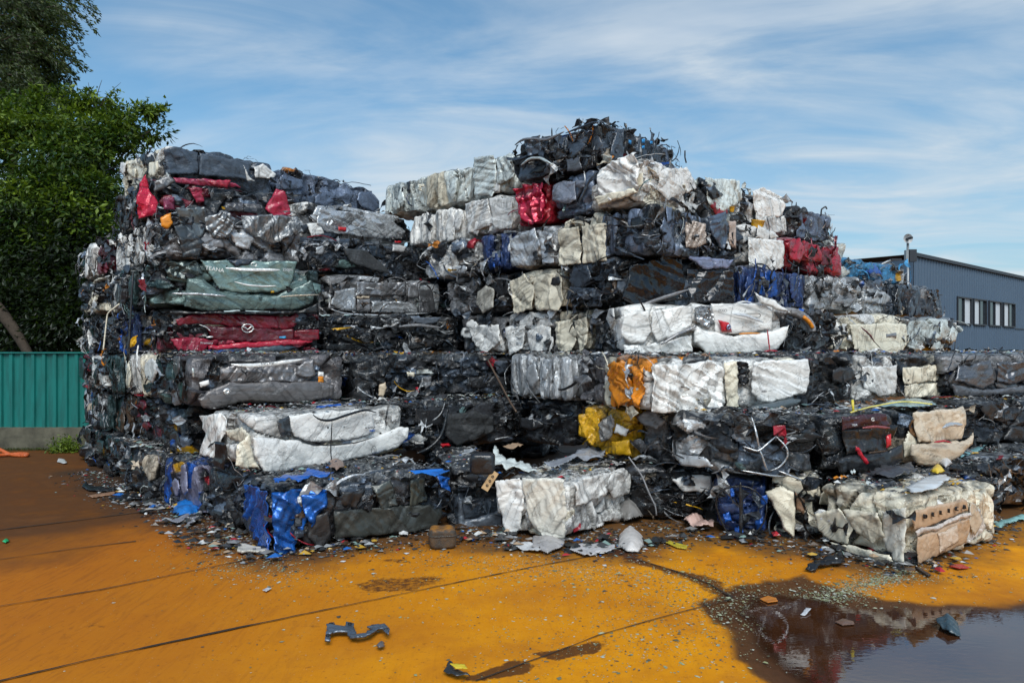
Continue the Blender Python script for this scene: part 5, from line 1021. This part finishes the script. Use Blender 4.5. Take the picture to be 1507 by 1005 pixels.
c = T.mix(T.math('MULTIPLY', lg, .8), c, (.36,.10,.010)); c = T.mix(T.math('MULTIPLY', T.math('MULTIPLY', lg, T.ramp(T.noise(mp2.outputs[0], 2.4, 8, .62, 2.5).outputs[0], .50, .64)), .40), c, (.20,.06,.012)); c = T.mix(T.math('MULTIPLY', T.math('SUBTRACT', 1.0, lg), T.ramp(T.noise(v, .9, 9, .70, .4).outputs[0], .47, .64, 0, .7)), c, (.40,.13,.012)); c = T.mix(T.ramp(T.noise(v, 46, 5, .6).outputs[0], .66, .72, 0, .5), c, (.62,.45,.30))
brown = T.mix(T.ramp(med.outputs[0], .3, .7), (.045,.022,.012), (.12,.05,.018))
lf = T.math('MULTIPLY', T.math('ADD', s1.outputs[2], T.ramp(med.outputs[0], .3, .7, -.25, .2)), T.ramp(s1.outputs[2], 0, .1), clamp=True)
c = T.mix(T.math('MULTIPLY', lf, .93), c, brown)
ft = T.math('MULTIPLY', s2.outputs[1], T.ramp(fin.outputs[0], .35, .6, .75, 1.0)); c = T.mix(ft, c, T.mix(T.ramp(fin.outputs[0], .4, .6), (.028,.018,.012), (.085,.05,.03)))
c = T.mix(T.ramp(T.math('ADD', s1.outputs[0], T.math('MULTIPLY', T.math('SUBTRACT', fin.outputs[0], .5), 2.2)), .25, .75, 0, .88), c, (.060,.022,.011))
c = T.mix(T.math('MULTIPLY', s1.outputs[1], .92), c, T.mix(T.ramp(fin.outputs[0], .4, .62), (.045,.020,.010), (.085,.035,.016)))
c = T.mix(T.math('MULTIPLY', s2.outputs[0], .7), c, (.05,.020,.010))
T.l(c, b_.inputs['Base Color'])
ro = T.math('SUBTRACT', T.ramp(med.outputs[0], .3, .7, .62, .85), T.math('MULTIPLY', s1.outputs[1], .25)); T.l(ro, b_.inputs['Roughness'])
h = T.math('ADD', T.math('MULTIPLY', fin.outputs[0], .6), T.math('ADD', T.math('MULTIPLY', str_.outputs[0], .4), T.math('MULTIPLY', grit.outputs[0], .5))); T.l(T.bump(h, .35, .004), b_.inputs['Normal'])
b_.inputs['Specular IOR Level'].default_value = .12
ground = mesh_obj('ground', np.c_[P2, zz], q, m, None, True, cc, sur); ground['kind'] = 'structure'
# slab joints
m_j = plain('joint_dirt', (.035, .022, .014), .9, 0, 30, .5, .004)
def joint(pts, w0, seed):
    P = np.array([G(x, y) for x, y in pts]); d = np.r_[0, np.cumsum(np.linalg.norm(np.diff(P, axis=0), axis=1))]; k = max(8, int(d[-1] / .018)); t = np.linspace(0, d[-1], k)
    x = np.interp(t, d, P[:, 0]); y = np.interp(t, d, P[:, 1]); dx = np.gradient(x); dy = np.gradient(y); l_ = np.hypot(dx, dy); nx, ny = -dy / l_, dx / l_
    T3 = np.stack([t * 9, t * 0 + seed, t * 0], 1); T4 = T3.copy(); T4[:, 1] += 50; T5 = T3 * .18; T5[:, 1] += 9
    wa = w0 * (.55 + .55 * fbm(T3, seed, 4) + .5 * np.clip(vnoise(T5, seed) * 2, 0, 2)); wb = w0 * (.55 + .55 * fbm(T4, seed + 1, 4) + .3 * np.clip(vnoise(T5, seed) * 2, 0, 2)); wa = np.clip(wa, .002, 1); wb = np.clip(wb, .002, 1)
    V = np.concatenate([np.stack([x + nx * wa, y + ny * wa, 0 * x + .0085], 1), np.stack([x - nx * wb, y - ny * wb, 0 * x + .0085], 1)]); Fc = np.array([(i, k + i, k + i + 1, i + 1) for i in range(k - 1)])
    o = mesh_obj('ground_joint', V, Fc, m_j, None, False); o['kind'] = 'structure'
joint([(-60,905),(0,893),(150,868),(180,862),(280,841),(345,828),(420,812)], .009, 1); joint([(-60,1018),(0,1003),(140,970),(200,957),(350,925),(480,898),(600,873),(700,852),(800,832),(890,815)], .010, 2)
joint([(-60,787),(0,780),(100,768),(200,755),(280,744)], .016, 3); joint([(-60,832),(0,824),(60,815),(110,808),(200,797)], .010, 4)
joint([(700,1003),(780,974),(840,952),(880,936),(960,913),(1020,897),(1078,882)], .007, 5); joint([(930,822),(985,838),(1040,858),(1078,880)], .012, 6)
# puddle
ws = sdf; gx = np.linspace(1.0, 6.3, 150); gy = np.linspace(2.6, 5.6, 90); A_, B_ = np.meshgrid(gx, gy, indexing='ij'); PP = np.stack([A_.ravel(), B_.ravel()], 1)
P33 = np.c_[PP, np.zeros(len(PP))]; jj_ = np.stack([vnoise(P33 * 3, 5), vnoise(P33 * 3, 6)], 1) * .07
sd = sdf(PP + jj_, watpoly); keep = (sd.reshape(A_.shape)[:-1, :-1] > -.06); ii, jj = np.nonzero(keep); n = len(gy); q = np.stack([ii * n + jj, (ii + 1) * n + jj, (ii + 1) * n + jj + 1, ii * n + jj + 1], 1); used, inv = np.unique(q, return_inverse=True); q = inv.reshape(-1, 4)
m, nt, b_ = new_mat('murky_water'); T = NT(nt); tc = T.n('ShaderNodeTexCoord'); n1 = T.noise(tc.outputs['Object'], 3, 5, .6); n2 = T.noise(tc.outputs['Object'], 26, 3, .5)
at = T.n('ShaderNodeAttribute', attribute_name='Col'); s1 = T.n('ShaderNodeSeparateColor'); T.l(at.outputs['Color'], s1.inputs[0])
T.l(T.mix(T.ramp(n1.outputs[0], .3, .7), (.040,.014,.006), (.070,.026,.010)), b_.inputs['Base Color']); b_.inputs['Roughness'].default_value = .02; b_.inputs['IOR'].default_value = 1.85; b_.inputs['Specular IOR Level'].default_value = .8
mpw = T.n('ShaderNodeMapping'); mpw.inputs['Scale'].default_value = (1, 2.2, 1); T.l(tc.outputs['Object'], mpw.inputs[0]); n3 = T.noise(mpw.outputs[0], 14, 2, .5)
T.l(T.bump(n3.outputs[0], .05, .006), b_.inputs['Normal'])
tr = T.n('ShaderNodeBsdfTransparent'); mx = T.n('ShaderNodeMixShader'); out = [x for x in nt.nodes if x.type == 'OUTPUT_MATERIAL'][0]
T.l(T.ramp(s1.outputs[0], 0, 1), mx.inputs[0]); T.l(tr.outputs[0], mx.inputs[1]); T.l(b_.outputs[0], mx.inputs[2]); T.l(mx.outputs[0], out.inputs[0])
al = np.clip((sd[used] + .05) / .10, 0, 1); o = mesh_obj('water', np.c_[PP[used], np.full(len(used), .0075)], q, m, None, True, np.stack([al, al, al], 1)); o['kind'] = 'structure'

# ================================================================== FENCE, BUILDING
M_teal = None
m, nt, b_ = new_mat('teal_steel'); T = NT(nt); tc = T.n('ShaderNodeTexCoord'); mpf = T.n('ShaderNodeMapping'); mpf.inputs['Scale'].default_value = (3, 3, .5); T.l(tc.outputs['Object'], mpf.inputs[0]); n1 = T.noise(mpf.outputs[0], 3, 7, .65)
T.l(T.mix(T.ramp(n1.outputs[0], .4, .68, 0, .8), (.005,.17,.150), (.006,.08,.07)), b_.inputs['Base Color']); b_.inputs['Roughness'].default_value = .5; M_teal = m
M_conc = plain('weathered_concrete', (.15, .14, .10), .9, 0, 3.5, .9, .01)
fe = empty('metal_fence', (-14, 12.9, 0)); tag(fe, 'teal corrugated metal fence on a low concrete base behind the yard', 'fence')
per = .19; V = []; prof = []
x = 0
while x < 12:
    prof += [(x, 0), (x + .10, 0), (x + .118, -.035), (x + .172, -.035)]; x += per
prof = np.array(prof); k = len(prof)
V = np.array([(a, b2, .37) for a, b2 in prof] + [(a, b2, 1.655) for a, b2 in prof]); Fc = [(i, i + 1, k + i + 1, k + i) for i in range(k - 1)]
o = mesh_obj('corrugated_sheet', V, Fc, M_teal, fe, False)
mb = MB(); mb.box((0, -.06, 1.655), (12, .03, 1.68)); o = mb.build('top_rail', M_teal, fe, False)
mb = MB(); mb.box((0, -.14, -.05), (12, .12, .20)); mb.box((0, -.12, .203), (12, .10, .37)); o = mb.build('concrete_base', M_conc, fe, False)
# building
bl = empty('grey_building', (GX(1345, 30), 30, 0), math.atan2(10, 11.4)); tag(bl, 'blue-grey metal-clad industrial building with sloping roof edge', 'building')
m, nt, b_ = new_mat('metal_cladding'); T = NT(nt); tc = T.n('ShaderNodeTexCoord'); n1 = T.noise(tc.outputs['Object'], .8, 6, .6)
T.l(T.mix(T.ramp(n1.outputs[0], .3, .7, 0, .5), (.080,.125,.185), (.060,.10,.155)), b_.inputs['Base Color']); b_.inputs['Roughness'].default_value = .55; M_clad = m
c30, s30 = math.cos(bl.rotation_euler[2]), math.sin(bl.rotation_euler[2])
def bface(x, y):   # pixel -> distance along wall, height
    a = (x - CX) / F; O = np.array([bl.location[0], bl.location[1]]); M = np.array([[a, -c30], [1, -s30]]); t, u = np.linalg.solve(M, O); return u, CZ - (y - HY) / F * t
z0 = bface(1345, 378)[1]; z1 = bface(1507, 412)[1]; u1 = bface(1507, 412)[0]; sl = (z1 - z0) / u1
wl = 30; per = .32; u = 0; prof = []
wins = [(1407,1428,436,477),(1431,1450,440.5,479),(1454,1472,445,482),(1475,1492,448.5,485)]
while u < wl:
    prof += [(u, 0), (u + .22, 0), (u + .24, -.03), (u + .30, -.03)]; u += per
k = len(prof); split = bface(1390, 477)[1]
def wallseg(ua, ub, zlo, zhi, nm):
    pr = [p for p in prof if ua <= p[0] <= ub]; pr = [(ua, 0)] + pr + [(ub, 0)]; k = len(pr)
    V = [(a, b2, zlo) for a, b2 in pr] + [(a, b2, (zhi if zhi else z0 + sl * a)) for a, b2 in pr]; return V, [(i, i + 1, k + i + 1, k + i) for i in range(k - 1)]
mb = MB(); us = []
for w in wins:
    ua, _ = bface(w[0], 450); ub, _ = bface(w[1], 450); us.append((ua, ub))
zb = bface(wins[0][0], wins[0][3])[1]; zt = bface(wins[0][0], wins[0][2])[1]
V, Fc = wallseg(0, wl, 0, zb, ''); mb.add(V, Fc)
V, Fc = wallseg(0, wl, zt, None, ''); mb.add(V, Fc)
edges = [0] + [x for p in us for x in p] + [wl]
for a, b2 in zip(edges[::2], edges[1::2]):
    V, Fc = wallseg(a, b2, zb, zt, ''); mb.add(V, Fc)
mb.build('wall', M_clad, bl, False)
mb = MB(); mb.box((-.02, 0.02, 0), (0, 14, z0 - .1)); mb.build('end_wall', M_clad, bl, False)
M_trim = plain('dark_trim', (.03, .035, .045), .5); M_glassd = plain('window_glass', (.03, .04, .05), .08, 0, 3, .2); M_blind = plain('white_blind', (.62, .66, .70), .6, 0, 2, .1)
V = np.array([(-.15, -.12, z0 + .02), (wl, -.12, z0 + sl * wl + .02), (wl, .1, z0 + sl * wl + .02), (-.15, .1, z0 + .02), (-.15, -.12, z0 + .16), (wl, -.12, z0 + sl * wl + .16), (wl, .1, z0 + sl * wl + .16), (-.15, .1, z0 + .16)])
mesh_obj('roof_edge', V, [(0,3,2,1),(4,5,6,7),(0,1,5,4),(1,2,6,5),(2,3,7,6),(3,0,4,7)], M_trim, bl, False)
V = np.array([(-.15, .1, z0 + .1), (wl, .1, z0 + sl * wl + .1), (wl, 14, z0 + sl * wl + .1), (-.15, 14, z0 + .1)]); mesh_obj('roof', V, [(0, 1, 2, 3)], M_trim, bl, False)
mb = MB(); mb.box((0, -.05, split - .05), (us[0][0] - .1, -.034, split + .0)); mb.box((us[-1][1] + .1, -.05, split - .05), (wl, -.034, split)); mb.build('seam', M_trim, bl, False)
for i, (ua, ub) in enumerate(us):
    w = MB(); t = .06
    w.box((ua, -.09, zb), (ub, .05, zb + t)); w.box((ua, -.09, zt - t), (ub, .05, zt)); w.box((ua, -.088, zb + t), (ua + t, .05, zt - t)); w.box((ub - t, -.088, zb + t), (ub, .05, zt - t)); md = (ua + ub) / 2; w.box((md - .02, -.06, zb + t), (md + .02, .04, zt - t))
    fr = w.build('window', M_trim, bl, False)
    dl, dr = (ua + t, md - .02), (md + .02, ub - t)
    if i % 2: dl, dr = dr, dl
    g_ = MB(); g_.box((dl[0], .0, zb + t), (dl[1], .02, zt - t)); g_.build('pane', M_glassd, fr, False)
    g_ = MB(); g_.box((dr[0], .001, zb + t), (dr[1], .021, zt - t)); g_.build('blind', M_blind, fr, False)
# low annex at the left of the building
an = empty('low_annex', (GX(1322, 29), 29.5, 0)); tag(an, 'low pale annex with dark flat roof tucked beside the metal-clad building', 'annex')
mb = MB(); mb.box((-.9, 0, 0), (.62, 3, 4.45)); mb.build('wall', plain('pale_render', (.42, .46, .48), .8), an, False); mb = MB(); mb.box((-1.0, -.15, 4.453), (.62, 3.1, 4.62)); mb.build('roof', M_trim, an, False)
# mast with dish
D = 28.5; zz_ = lambda y: CZ - (y - HY) / F * D
mast = empty('antenna_mast', (GX(1336, D), D, 0)); tag(mast, 'slim mast with round white dish antenna beside the roof edge', 'antenna mast')
M_gal = plain('galvanised', (.35, .37, .38), .45, .5); M_white = plain('dish_white', (.62, .64, .66), .5)
mb = MB(); mb.tube([(0, 0, 0), (0, 0, zz_(352))], .045, k=8); mb.build('pole', M_gal, mast)
mb = MB(); V = []; kk = 20; rad = 7 / F * D
for i in range(6):
    rr_ = rad * i / 5
    for j in range(kk): a = 2 * math.pi * j / kk; V.append((rr_ * math.cos(a) - .05, -.12 + .12 * (1 - (i / 5) ** 2), zz_(352) + rr_ * math.sin(a)))
mb.add(V, [(i * kk + j, i * kk + (j + 1) % kk, (i + 1) * kk + (j + 1) % kk, (i + 1) * kk + j) for i in range(5) for j in range(kk)]); mb.build('dish', M_white, mast)
mb = MB(); mb.tube([(-.05, -.02, zz_(352)), (-.05, -.38, zz_(352))], .05, k=8); mb.build('feed_horn', M_trim, mast)
mb = MB(); mb.box((-.03, -.2, zz_(386)), (.24, -.05, zz_(368))); mb.build('equipment_box', M_trim, mast, False); mb = MB(); mb.box((-.17, -.2, zz_(388)), (-.07, -.05, zz_(369))); mb.build('equipment_box', M_gal, mast, False)
D = 24; lp = empty('street_lamp', (GX(1288, D), D, 0)); tag(lp, 'street lamp arm reaching over the light blue torn bale', 'street lamp')
mb = MB(); mb.tube(smooth_path([(0, 0, 0), (0, 0, CZ + 118 / F * D), (.25, 0, CZ + 126 / F * D), (.55, 0, CZ + 129 / F * D)], 30), .04, k=6); mb.build('pole', M_gal, lp); mb = MB(); mb.box((.5, -.08, CZ + 128.5 / F * D), (.82, .08, CZ + 131 / F * D)); mb.build('lamp_head', M_trim, lp, False)

# ================================================================== TREES
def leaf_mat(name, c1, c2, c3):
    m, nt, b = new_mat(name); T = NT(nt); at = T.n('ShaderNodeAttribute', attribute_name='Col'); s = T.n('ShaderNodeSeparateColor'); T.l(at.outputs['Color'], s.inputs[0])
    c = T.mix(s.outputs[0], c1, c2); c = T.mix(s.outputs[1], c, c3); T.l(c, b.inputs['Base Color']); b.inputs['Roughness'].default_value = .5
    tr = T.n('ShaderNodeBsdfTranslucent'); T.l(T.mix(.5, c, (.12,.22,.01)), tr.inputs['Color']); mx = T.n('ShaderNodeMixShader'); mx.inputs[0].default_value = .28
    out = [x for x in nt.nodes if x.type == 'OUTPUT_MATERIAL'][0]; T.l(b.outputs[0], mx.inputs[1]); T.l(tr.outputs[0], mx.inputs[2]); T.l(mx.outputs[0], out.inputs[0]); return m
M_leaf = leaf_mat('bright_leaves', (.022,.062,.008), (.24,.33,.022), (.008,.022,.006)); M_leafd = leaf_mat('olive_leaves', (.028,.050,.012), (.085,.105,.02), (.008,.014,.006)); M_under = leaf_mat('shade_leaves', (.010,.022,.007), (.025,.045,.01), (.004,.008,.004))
M_bark = plain('bark', (.07, .05, .035), .9, 0, 12, .6, .02)
def leaves(name, C0, size, seed, mat, parent, bright, dirs=None, drop=.3, asp=.42):
    r = np.random.RandomState(seed); n = len(C0); d = r.normal(size=(n, 3)) if dirs is None else dirs + r.normal(size=(n, 3)) * .45
    d[:, 2] -= drop; d /= np.linalg.norm(d, axis=1)[:, None]; up = np.tile([0, 0, 1.0], (n, 1)) + r.normal(size=(n, 3)) * .55; s = np.cross(d, up); s /= np.linalg.norm(s, axis=1)[:, None]
    L0 = (size * r.uniform(.6, 1.3, n))[:, None]; nn = np.cross(s, d)
    V = np.stack([C0, C0 + d * L0 * .45 + s * L0 * asp * .5 - nn * L0 * .06, C0 + d * L0, C0 + d * L0 * .45 - s * L0 * asp * .5 - nn * L0 * .06], 1).reshape(-1, 3); q = np.arange(n * 4).reshape(n, 4)
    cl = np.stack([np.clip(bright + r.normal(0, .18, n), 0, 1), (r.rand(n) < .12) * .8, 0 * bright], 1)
    return mesh_obj(name, V, q, mat, parent, False, np.repeat(cl, 4, 0))
def trunk(parent, pts, r0, name='trunk', limbs=()):
    mb = MB(); P = smooth_path(pts, 20); mb.tube(P, np.linspace(r0, r0 * .35, 20), (.1,.1,.1), (0,.9,1), 8); mb.build(name, M_bark, parent)
    for l_, r_ in limbs:
        mb = MB(); mb.tube(smooth_path(l_, 14), np.linspace(r_, r_ * .25, 14), k=6); mb.build('limb', M_bark, parent)
def P3d(x, y, D): return np.array([GX(x, D), D, CZ - (y - HY) / F * D])
def bushy(name, label, blobs, D, nclump, nleaf, size, seed, mat, base, lims, cs=.55, cat='tree'):
    root = empty(name, (base[0], base[1], 0)); tag(root, label, cat); b0 = np.array([base[0], base[1], 0]); r = np.random.RandomState(seed)
    ctrs = []
    wts = np.array([b_[2] * b_[3] for b_ in blobs], float); wts /= wts.sum()
    for k in range(nclump):
        x, y, rx, ry, dd = blobs[r.choice(len(blobs), p=wts)]; a = r.normal(size=3); a /= np.linalg.norm(a); a *= r.uniform(.55, 1) ** .5
        a[1] = -abs(a[1]) if r.rand() < .7 else a[1]
        c0 = P3d(x, y, D + dd); ctrs.append(c0 + a * np.array([rx / F * D, rx / F * D * .8, ry / F * D]))
    ctrs = np.array(ctrs); tone = r.rand(nclump); zmn, zmx = ctrs[:, 2].min(), ctrs[:, 2].max()
    out = []; br = []; dirs = []
    for c0, t in zip(ctrs, tone):
        n = int(nleaf * r.uniform(.6, 1.4)); g = r.normal(size=(n, 3)); g /= np.linalg.norm(g, axis=1)[:, None]; rad = r.uniform(.3, 1, n) ** .5 * cs * r.uniform(.6, 1.2)
        p = g * rad[:, None] * np.array([1.15, 1, .62]); out.append(c0 + p); br.append(np.clip(.12 + .8 * (p[:, 2] / cs) + .8 * (t - .5), 0, 1)); dirs.append(g * np.array([1, 1, .6]))  # leaf colour brightens towards each clump's top, a painted-in highlight
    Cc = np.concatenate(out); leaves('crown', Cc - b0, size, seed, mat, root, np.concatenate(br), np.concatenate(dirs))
    if name == 'leafy_tree':
        for _ in range(60):
            c0 = P3d(r.choice([r.uniform(-40, 130), r.uniform(130, 232)]), 0, D); xx = CX + c0[0] / c0[1] * F; yy = np.interp(xx, [-60, 0, 60, 130, 180, 232], [190, 180, 160, 168, 185, 186]) + r.normal(0, 14); c0 = P3d(xx, yy, D); c1 = c0 + np.array([r.normal(.15, .2), r.normal(0, .2), r.uniform(-.05, .3)])
            for s_ in np.linspace(0, 1, 9): q_ = c0 + (c1 - c0) * s_ + r.normal(0, .05, (9, 3)); out.append(q_); br.append(np.full(9, r.uniform(.1, .8))); dirs.append(r.normal(size=(9, 3)))
        Cc = np.concatenate(out[-540:]); leaves('outer_sprays', Cc - b0, size, seed + 1, mat, root, np.concatenate(br[-540:]), np.concatenate(dirs[-540:]))
    for pts, rr_ in lims:
        P = [np.array(p) - b0 for p in pts]; mb = MB(); mb.tube(smooth_path(P, 16), np.linspace(rr_, rr_ * .35, 16), k=8); mb.build('trunk' if rr_ > .1 else 'limb', M_bark, root)
    return root
D = 16.5
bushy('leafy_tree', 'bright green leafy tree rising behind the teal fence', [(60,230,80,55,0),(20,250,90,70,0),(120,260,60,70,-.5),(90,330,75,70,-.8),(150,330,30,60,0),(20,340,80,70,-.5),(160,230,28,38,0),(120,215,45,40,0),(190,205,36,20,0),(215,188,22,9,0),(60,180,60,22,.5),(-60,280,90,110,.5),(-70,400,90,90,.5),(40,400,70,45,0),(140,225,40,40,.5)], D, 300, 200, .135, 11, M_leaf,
      (GX(60, D), D + .5), [((P3d(60, 660, D), P3d(62, 500, D + .3), P3d(70, 350, D + .4), P3d(90, 240, D + .3)), .16), ((P3d(66, 420, D + .3), P3d(120, 330, D), P3d(185, 215, D), P3d(225, 190, D)), .05), ((P3d(66, 400, D + .3), P3d(20, 320, D), P3d(-20, 240, D)), .07)])
# tall tree with sweeping fine sprays
root = empty('tall_tree', (GX(30, 20), 20.5, 0)); tag(root, 'tall olive tree with sweeping fine sprays at the top left corner', 'tree'); b0 = np.array([GX(30, 20), 20.5, 0]); r = np.random.RandomState(21)
pts = []; br = []; dr = []; mbt = MB()
for k in range(210):
    sx_, sy_ = r.uniform(-60, 75), r.uniform(-30, 150); D_ = 20 + r.normal(0, .9); p = P3d(sx_, sy_, D_)
    ang = r.normal(-.35, .35) if sx_ > -10 else r.uniform(-2.8, .3); L0 = r.uniform(.5, 1.5) * (1.0 if sy_ < 110 else .8)
    ex = sx_ + L0 / 20 * F * math.cos(ang)
    if ex > 142: L0 *= max(.15, (142 - sx_) / (ex - sx_))
    steps = 16; q_ = []
    for j in range(steps):
        s = j / (steps - 1); q_.append(p + np.array([math.cos(ang) * L0 * s, r.normal(0, .02) + (k % 5 - 2) * .08 * s, math.sin(ang) * L0 * s * .6 + .25 * math.sin(s * 2.2) - .55 * s * s]))
    q_ = np.array(q_); mbt.tube(q_ - b0, np.linspace(.016, .004, steps), k=4)
    for j in range(steps):
        m_ = 13; sp = .035 + .07 * (1 - j / steps); pts.append(q_[j] + r.normal(0, 1, (m_, 3)) * np.array([sp, sp, sp * .7])); br.append(np.full(m_, .2 + .4 * (j / steps) * r.rand())); dr.append(np.tile([math.cos(ang), 0, -.5], (m_, 1)))
for k in range(70):
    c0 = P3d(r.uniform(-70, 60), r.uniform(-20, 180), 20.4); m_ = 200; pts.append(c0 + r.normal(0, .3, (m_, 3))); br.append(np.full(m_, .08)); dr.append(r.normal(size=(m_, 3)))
P = np.concatenate(pts); leaves('crown', P - b0, .115, 22, M_leafd, root, np.concatenate(br), np.concatenate(dr), asp=.4); mbt.build('twigs', M_bark, root)['kind'] = 'stuff'
for pts_, rr_ in [((P3d(10, 640, 20.5), P3d(14, 400, 20.4), P3d(22, 170, 20.3), P3d(35, 60, 20.2)), .2), ((P3d(18, 180, 20.3), P3d(50, 100, 20.2), P3d(72, 70, 20)), .06), ((P3d(30, 140, 20.3), P3d(60, 120, 20.2), P3d(110, 90, 20)), .045)]:
    mb = MB(); mb.tube(smooth_path([p - b0 for p in pts_], 16), np.linspace(rr_, rr_ * .3, 16), k=8); mb.build('trunk' if rr_ > .1 else 'limb', M_bark, root)
# dark undergrowth with leaning trunks
for k, (x, lab) in enumerate([(-45, 'dark shrub in deep shade behind the left end of the fence'), (38, 'dark shrub with a leaning pale trunk behind the fence'), (118, 'dark shrub squeezed between fence and shaded pile side')]):
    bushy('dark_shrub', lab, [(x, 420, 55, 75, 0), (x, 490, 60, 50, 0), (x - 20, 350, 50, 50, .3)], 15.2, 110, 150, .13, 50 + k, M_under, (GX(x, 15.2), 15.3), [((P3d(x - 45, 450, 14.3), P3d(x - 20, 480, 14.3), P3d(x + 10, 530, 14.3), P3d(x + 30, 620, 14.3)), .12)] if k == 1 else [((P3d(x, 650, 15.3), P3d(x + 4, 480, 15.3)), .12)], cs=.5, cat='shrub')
# bare twigs above the leafy tree
o = None; mb = MB()
for e in [(172,132),(178,122),(168,140),(162,150),(150,118),(130,122)]:
    mb.tube(smooth_path([P3d(142, 166, 16.5), P3d((142 + e[0]) / 2 - 3, (166 + e[1]) / 2 - 4, 16.5), P3d(e[0], e[1], 16.5)], 10), np.linspace(.014, .004, 10), k=4)
o = mb.build('bare_sprig', M_bark); tag(o, 'thin bare sprig sticking up from the leafy tree', 'twig')
# weed at the fence foot
r = np.random.RandomState(3); c0 = P3d(97, 660, 12.4); n = 900; P = c0 + r.normal(0, 1, (n, 3)) * np.array([.12, .08, .09]); P[:, 2] = np.abs(P[:, 2]); root = empty('weed_clump', (c0[0], c0[1], 0)); tag(root, 'small green weed clump at the foot of the concrete fence base', 'weed')
leaves('foliage', P - np.array([c0[0], c0[1], 0]), .06, 4, M_leaf, root, np.full(n, .5), drop=-.4)
r = np.random.RandomState(8); n = 1600; P = np.stack([r.uniform(GX(-60, 12.5), GX(118, 12.2), n), 12.72 - np.abs(r.normal(0, .08, n)), np.zeros(n)], 1); o = leaves('grass', P, .05, 6, M_leafd, None, np.full(n, .4), drop=-1.6, asp=.12); tag(o, 'thin grass strip along the fence base', 'grass', None, 'stuff')

# ================================================================== LIGHT, SKY, CAMERA
SUN_EL, SUN_AZ = math.radians(48), math.radians(174)      # azimuth from +Y towards +X
w = bpy.data.worlds.new('World'); scene.world = w; w.use_nodes = True; nt = w.node_tree; nt.nodes.clear(); T = NT(nt)
out = T.n('ShaderNodeOutputWorld'); bg = T.n('ShaderNodeBackground'); T.l(bg.outputs[0], out.inputs[0])
sky = T.n('ShaderNodeTexSky', sky_type='NISHITA'); sky.sun_disc = False; sky.sun_elevation = SUN_EL; sky.sun_rotation = SUN_AZ; sky.air_density = 1.0; sky.dust_density = .8; sky.ozone_density = 2.2
tc = T.n('ShaderNodeTexCoord'); sp = T.n('ShaderNodeSeparateXYZ'); T.l(tc.outputs['Generated'], sp.inputs[0])
zc = T.math('ADD', T.math('MAXIMUM', sp.outputs[2], 0.0), .12); cx_ = T.math('DIVIDE', sp.outputs[0], zc); cy_ = T.math('DIVIDE', sp.outputs[1], zc); cb = T.n('ShaderNodeCombineXYZ'); T.l(cx_, cb.inputs[0]); T.l(cy_, cb.inputs[1])
mp = T.n('ShaderNodeMapping'); mp.inputs['Rotation'].default_value = (0, 0, math.radians(28)); mp.inputs['Scale'].default_value = (.24, .52, 1); mp.inputs['Location'].default_value = (1.9, .9, 0); T.l(cb.outputs[0], mp.inputs[0])
n1 = T.noise(mp.outputs[0], 1.0, 7, .52, .5); n2 = T.noise(mp.outputs[0], 3.2, 8, .58, 1.2)
f1 = T.math('MULTIPLY', T.ramp(n1.outputs[0], .40, .55), T.ramp(n2.outputs[0], .36, .60, .25, 1)); 
hz = T.ramp(sp.outputs[2], .0, .34, .75, .08)
f = T.math('MULTIPLY', T.math('ADD', f1, T.math('MULTIPLY', hz, T.math('SUBTRACT', 1.0, f1))), .88, clamp=True)
skc = T.n('ShaderNodeVectorMath', operation='SCALE'); T.l(sky.outputs[0], skc.inputs[0]); skc.inputs['Scale'].default_value = 1.0
cl = T.mix(T.ramp(n2.outputs[0], .3, .7), (3.0, 3.8, 4.5), (4.9, 5.3, 5.6))
T.l(T.mix(f, T.mix(1.0, skc.outputs[0], (.52, .90, .98), 'MULTIPLY'), cl), bg.inputs['Color']); bg.inputs['Strength'].default_value = .15
sd_ = bpy.data.lights.new('sun', 'SUN'); sd_.energy = 2.9; sd_.angle = math.radians(36); sd_.color = (1, .96, .90); so = bpy.data.objects.new('sun', sd_); col.objects.link(so)
dirv = Vector((math.sin(SUN_AZ) * math.cos(SUN_EL), math.cos(SUN_AZ) * math.cos(SUN_EL), math.sin(SUN_EL))); so.rotation_euler = dirv.to_track_quat('Z', 'Y').to_euler()
cam = bpy.data.cameras.new('camera'); co = bpy.data.objects.new('camera', cam); col.objects.link(co); scene.camera = co
co.location = (0, 0, CZ); co.rotation_euler = (math.radians(90), 0, 0); cam.sensor_width = 36; cam.lens = F / 1507 * 36; cam.shift_y = 9.5 / 1507; cam.clip_end = 3000; cam.clip_start = .05
scene.view_settings.view_transform = 'Standard'; scene.view_settings.look = 'None'; scene.view_settings.exposure = 0
scene.cycles.use_denoising = True; scene.cycles.max_bounces = 6
